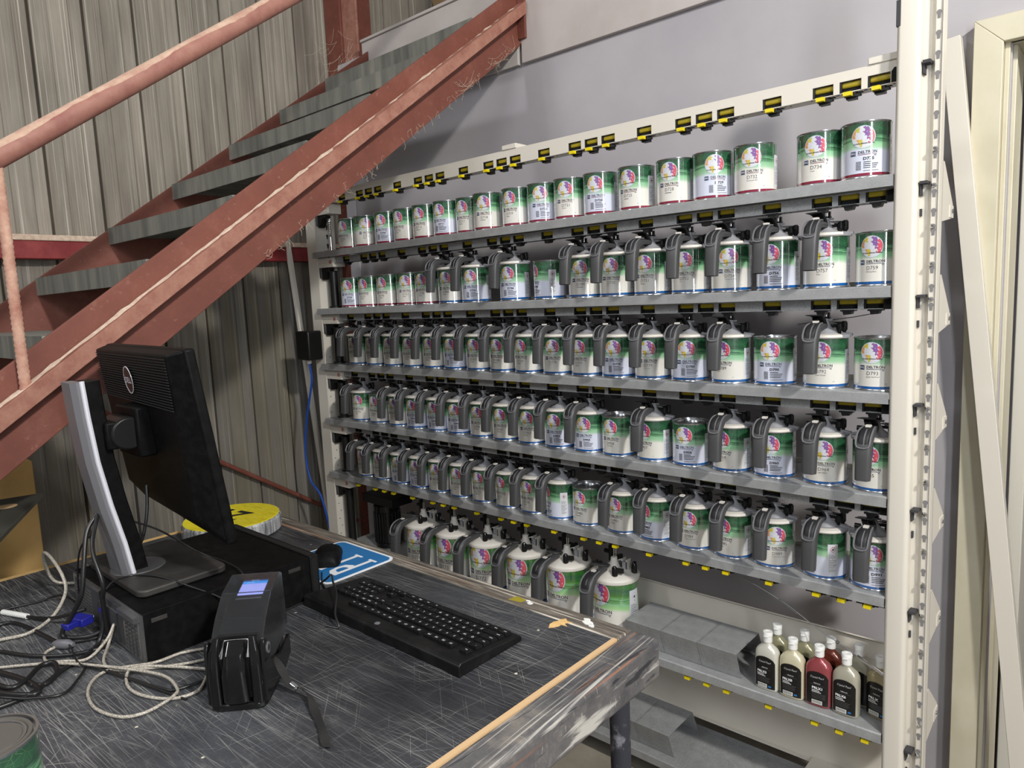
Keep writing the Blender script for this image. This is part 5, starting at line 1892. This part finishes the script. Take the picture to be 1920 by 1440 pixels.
# ------------------------------------------------------------------ paint tin at the near left corner
nc = empty('paint_can', (1.8165, -1.6805, DZ + 0.0005), 0.0, 'green paint tin with a grey metal lid on the bench corner nearest the viewer', 'paint can')
mb = tin_mb(0.0565, 0.130, 'label_blue_warm', 'D770', False, '', 'BC')
o = mb.build('tin', nc, ang=40)
o.rotation_euler = (0, 0, math.radians(200))
mb = MB().lathe([(0.0505, 0.1262), (0.0500, 0.1290), (0.046, 0.1290), (0.045, 0.1262), (0.040, 0.1262), (0.039, 0.1275), (0.0, 0.1275)], 'dull_lid', seg=44)
mb.build('tin_lid', nc)

# ------------------------------------------------------------------ cables
CAB = {
    'silver_a': [(1.183, -1.572, 0.89), (1.186, -1.539, 0.89), (1.199, -1.493, 0.89), (1.175, -1.444, 0.9), (1.146, -1.41, 0.93), (1.121, -1.405, 0.96), (1.053, -1.405, 0.985), (0.999, -1.405, 0.985), (0.977, -1.40, 0.95), (0.965, -1.38, 0.90), (1.0, -1.33, 0.889), (1.08, -1.30, 0.889)],
    'silver_b': [(1.396, -1.400, 0.93), (1.393, -1.412, 0.895), (1.453, -1.441, 0.889), (1.508, -1.433, 0.889), (1.572, -1.363, 0.889), (1.6, -1.314, 0.889)],
    'silver_c': [(1.558, -1.297, 0.889), (1.535, -1.338, 0.889), (1.530, -1.385, 0.889), (1.491, -1.449, 0.889), (1.527, -1.489, 0.889), (1.598, -1.504, 0.889), (1.663, -1.488, 0.889), (1.684, -1.456, 0.889), (1.679, -1.412, 0.893), (1.654, -1.397, 0.893), (1.594, -1.399, 0.895), (1.487, -1.447, 0.895), (1.387, -1.502, 0.892), (1.316, -1.567, 0.889), (1.293, -1.594, 0.889)],
    'silver_d': [(1.643, -1.334, 0.892), (1.578, -1.374, 0.893), (1.524, -1.417, 0.892), (1.563, -1.442, 0.889), (1.619, -1.443, 0.889), (1.676, -1.416, 0.889), (1.689, -1.378, 0.889), (1.655, -1.346, 0.889)],
    'silver_e': [(1.4, -1.402, 0.93), (1.41, -1.42, 0.91), (1.422, -1.457, 0.893), (1.396, -1.488, 0.893), (1.361, -1.506, 0.889), (1.323, -1.498, 0.889), (1.315, -1.478, 0.892)],
    'black_a': [(1.290, -1.375, 1.12), (1.300, -1.400, 1.09), (1.320, -1.418, 1.03), (1.325, -1.429, 0.98), (1.301, -1.443, 0.935), (1.29, -1.457, 0.91), (1.294, -1.457, 0.895), (1.328, -1.432, 0.895), (1.341, -1.407, 0.9)],
    'black_b': [(1.300, -1.378, 1.12), (1.350, -1.408, 1.07), (1.385, -1.408, 1.01), (1.367, -1.406, 0.97), (1.364, -1.408, 0.93), (1.369, -1.422, 0.893), (1.398, -1.454, 0.889), (1.42, -1.495, 0.889), (1.467, -1.556, 0.889), (1.473, -1.601, 0.889), (1.464, -1.621, 0.889)],
    'black_c': [(1.097, -1.546, 0.889), (1.108, -1.503, 0.889), (1.181, -1.484, 0.889), (1.294, -1.468, 0.889), (1.322, -1.44, 0.889), (1.337, -1.405, 0.889)],
    'black_d': [(1.224, -1.572, 0.889), (1.242, -1.551, 0.889), (1.314, -1.517, 0.889), (1.368, -1.472, 0.889), (1.388, -1.424, 0.889), (1.374, -1.404, 0.889)],
    'black_e': [(1.306, -1.589, 0.889), (1.339, -1.572, 0.889), (1.404, -1.552, 0.889), (1.462, -1.544, 0.889), (1.473, -1.557, 0.889), (1.441, -1.58, 0.889), (1.398, -1.6, 0.889)],
    'black_f': [(1.373, -1.594, 0.893), (1.425, -1.576, 0.893), (1.417, -1.551, 0.893), (1.382, -1.522, 0.893), (1.387, -1.502, 0.893), (1.426, -1.507, 0.889), (1.452, -1.532, 0.889), (1.437, -1.548, 0.889)],
    'black_g': [(1.424, -1.612, 0.897), (1.464, -1.591, 0.897), (1.495, -1.561, 0.893), (1.512, -1.521, 0.889), (1.472, -1.485, 0.889), (1.439, -1.458, 0.889), (1.511, -1.443, 0.889), (1.628, -1.413, 0.889), (1.655, -1.398, 0.889), (1.665, -1.354, 0.889)],
    'black_h': [(1.011, -1.52, 0.889), (1.018, -1.483, 0.889), (1.03, -1.439, 0.889), (1.047, -1.41, 0.895), (1.10, -1.402, 0.91), (1.17, -1.402, 0.915)],
    'thin_a': [(1.292, -1.457, 0.9), (1.368, -1.466, 0.895), (1.436, -1.474, 0.895), (1.483, -1.455, 0.892), (1.70, -1.40, 0.889)],
    'thin_b': [(1.369, -1.400, 0.99), (1.360, -1.380, 0.999), (1.355, -1.342, 0.9965), (1.406, -1.314, 0.9965), (1.482, -1.285, 0.984), (1.535, -1.250, 0.960), (1.56, -1.22, 0.91), (1.62, -1.21, 0.889), (1.66, -1.225, 0.889)],
    'thin_c': [(1.310, -1.330, 1.10), (1.314, -1.27, 1.06), (1.34, -1.207, 1.0), (1.41, -1.180, 0.983), (1.50, -1.190, 0.981), (1.535, -1.195, 0.93), (1.60, -1.19, 0.889)],
    'thin_d': [(1.205, -1.402, 0.93), (1.222, -1.402, 1.0), (1.245, -1.397, 1.05), (1.275, -1.38, 1.08)],
    'sleeve_cable': [(0.973, -1.521, 0.891), (1.038, -1.501, 0.892), (1.126, -1.468, 0.892), (1.187, -1.447, 0.9), (1.227, -1.43, 0.912), (1.25, -1.405, 0.92)],
}
LBL = {
    'silver_a': ('braided silver cable standing up in a tall loop at the left of the computer', .0034, 'silver_cable'),
    'silver_b': ('braided silver cable dropping from the rear of the computer towards the colour reader', .0027, 'silver_cable'),
    'silver_c': ('braided silver cable lying in the widest coil in front of the colour reader', .0027, 'silver_cable'),
    'silver_d': ('small inner coil of braided silver cable left of the colour reader', .0027, 'silver_cable'),
    'silver_e': ('short braided silver cable with a translucent connector block', .0027, 'silver_cable'),
    'black_a': ('thick black video cable with blue plug running down from the monitor stand', .0045, 'black_cable'),
    'black_b': ('long black cable falling from the monitor and sweeping out to the left', .0040, 'black_cable'),
    'black_c': ('black cable crossing the bench behind the connector block', .0040, 'black_cable'),
    'black_d': ('black cable running along under the blue plug', .0036, 'black_cable'),
    'black_e': ('thick black cable end looped low at the left bench edge', .0048, 'black_cable'),
    'black_f': ('thick black cable knotted in a double loop at the far left', .0044, 'black_cable'),
    'black_g': ('long black cable that runs from the left tangle under the silver coils', .0024, 'black_cable'),
    'black_h': ('thin black cable curving into the far rear corner of the computer', .0022, 'black_cable'),
    'thin_a': ('thin black lead drooping below the connector block', .0016, 'black_cable'),
    'thin_b': ('thin black lead running over the monitor base to the colour reader', .0018, 'black_cable'),
    'thin_c': ('thin black lead arching down from the monitor over the computer', .0020, 'black_cable'),
    'thin_d': ('thin black lead bowed behind the monitor stand', .0018, 'black_cable'),
    'sleeve_cable': ('black cable carrying a white printed sleeve near the left edge', .0034, 'black_cable'),
}
for k, p in CAB.items():
    lb, r, m = LBL[k]
    mb = MB().tube(catmull([(a, b, c + r * 0.1) for a, b, c in p], 8), r, m, 10)
    o = mb.build('cable', None, ang=80)
    tag(o, lb, 'cable', 'silver cables' if 'silver' in m else 'black cables')
    if k == 'sleeve_cable':
        sl = MB()
        A, Bv = Vector((1.038, -1.501, 0.8925)), Vector((1.112, -1.473, 0.8925))
        for i in range(11):
            a_, b_ = A.lerp(Bv, i / 11), A.lerp(Bv, (i + 0.72) / 11)
            sl.tube([a_, b_], 0.0056, 'cap_white', 12)
        sl.build('cable_sleeve', o)
    if k == 'silver_e':
        sl = MB().tube([(1.300, -1.478, 0.893), (1.312, -1.474, 0.894), (1.332, -1.462, 0.895), (1.342, -1.456, 0.895)], [0.004, 0.009, 0.009, 0.004], 'grip_edge', 12)
        sl.build('connector_block', o)
    if k == 'black_a':
        sl = MB()
        Mx = Matrix.Translation((1.285, -1.425, 0.915)) @ Matrix.Rotation(math.radians(20), 4, 'Z')
        sl.box(-0.020, 0.020, -0.012, 0.014, -0.008, 0.008, 'vga_blue', Mx)
        sl.box(-0.010, 0.010, -0.034, -0.010, -0.006, 0.006, 'vga_blue', Mx)
        sl.box(-0.018, 0.018, 0.014, 0.021, -0.006, 0.006, 'steel', Mx)
        sl.build('video_plug', o, bevel=0.002)['label'] = 'blue video plug'
# keyboard and mouse leads
mb = MB().tube(catmull([(1.470, -1.005, 0.8886), (1.492, -0.998, 0.905), (1.525, -1.005, 0.925), (1.57, -1.031, 0.930), (1.625, -1.060, 0.926), (1.665, -1.092, 0.908), (1.686, -1.100, 0.8886), (1.66, -1.110, 0.8886)], 8), 0.0022, 'black_cable', 8)
tag(mb.build('cable', None), 'black keyboard lead looping over the number keys', 'cable', 'black cables')
mb = MB().tube(catmull([(1.415, -0.960, 0.8895), (1.47, -0.995, 0.8885), (1.522, -1.02, 0.8885), (1.525, -1.06, 0.8885), (1.530, -1.125, 0.8885), (1.56, -1.16, 0.8885), (1.60, -1.18, 0.8885)], 8), 0.0017, 'black_cable', 8)
tag(mb.build('cable', None), 'thin mouse lead lying between the computer and the keyboard', 'cable', 'black cables')

# power lead and stand-off at the back of the monitor
mb = MB()
mb.tube(catmull([(1.262, -1.268, 1.150), (1.266, -1.272, 1.110), (1.268, -1.280, 1.07), (1.262, -1.292, 1.03), (1.235, -1.300, 1.02), (1.20, -1.300, 0.9965)], 6), 0.0036, 'black_cable', 8)
tag(mb.build('cable', None), 'black power lead hanging behind the monitor stand onto its base', 'cable', 'black cables')

# ------------------------------------------------------------------ added out-of-view glowing panel that puts vertical highlights on the tins
t = mat('highlight_glow', (0.9, 0.95, 1, 1), 0.4)
t.b.inputs['Emission Color'].default_value = (0.90, 0.95, 1.0, 1)
t.b.inputs['Emission Strength'].default_value = 24.0
wl = empty('highlight_panel', (4.05, -2.05, FZ), math.atan2(2.15, -2.65) + PI / 2, 'tall glowing panel on a tripod, added out of view to put highlights on tins', 'light panel')
mb = MB().box(-0.155, 0.155, 0.0, 0.055, 1.36, 2.92, 'cream_steel')
mb.build('housing', wl, bevel=0.006)
mb = MB().prism([(-0.140, -0.004), (-0.120, -0.030), (0.120, -0.030), (0.140, -0.004)], 1.39, 2.89, 'highlight_glow', 'z')
mb.build('glow_face', wl)
mb = MB().cyl((0, 0.03, 0.25), 0.016, 1.15, 'black_plastic', 14)
mb.build('pole', wl)
for a_ in (0.3, 2.4, 4.5):
    mb = MB().tube([(0, 0.03, 0.36), (0.34 * math.cos(a_), 0.03 + 0.34 * math.sin(a_), 0.010)], 0.010, 'black_plastic', 10)
    mb.build('leg', wl)

# ------------------------------------------------------------------ things past the left end of the bench
mb = MB()
mb.box(-0.440, -0.16, -1.95, -1.135, FZ + 0.001, 1.0, 'cardboard')
o = mb.build('cardboard_box', bevel=0.004)
tag(o, 'tall tan cardboard box standing by the corrugated wall beyond the bench', 'box')
fs_ = empty('tool_stand', (0.30, -1.55, FZ), 0, 'dark grey metal stand top with round cut-outs at the left edge', 'stand')
mb = MB()
T0 = Vector(fs_.location)
pl = [(0.557, -1.285), (0.553, -1.42), (0.60, -1.75), (0.10, -1.90), (0.10, -1.60)]
pl = [(0.60, -1.290), (1.00, -1.505), (1.00, -1.80), (0.35, -1.80), (0.35, -1.30)]
pl = [(0.575, -1.290), (0.99, -1.490), (0.99, -1.575), (0.52, -1.575), (0.54, -1.42)]
mb.prism([(a - T0.x, b - T0.y) for a, b in pl], 1.02 - T0.z, 1.032 - T0.z, 'dark_bench', 'z')
mb.build('stand_top', fs_, bevel=0.002)
mb = MB().lathe([(0, 0.0006), (0.024, 0.0006), (0.026, 0)], 'edge_wood', seg=24, M=Matrix.Translation((0.655 - T0.x, -1.395 - T0.y, 1.0322 - T0.z)))
mb.build('cut_out', fs_)
mb = MB().cyl((0.62 - T0.x, -1.52 - T0.y, 0.0), 0.02, 1.02 - T0.z, 'dark_bench', 12)
mb.build('post', fs_)
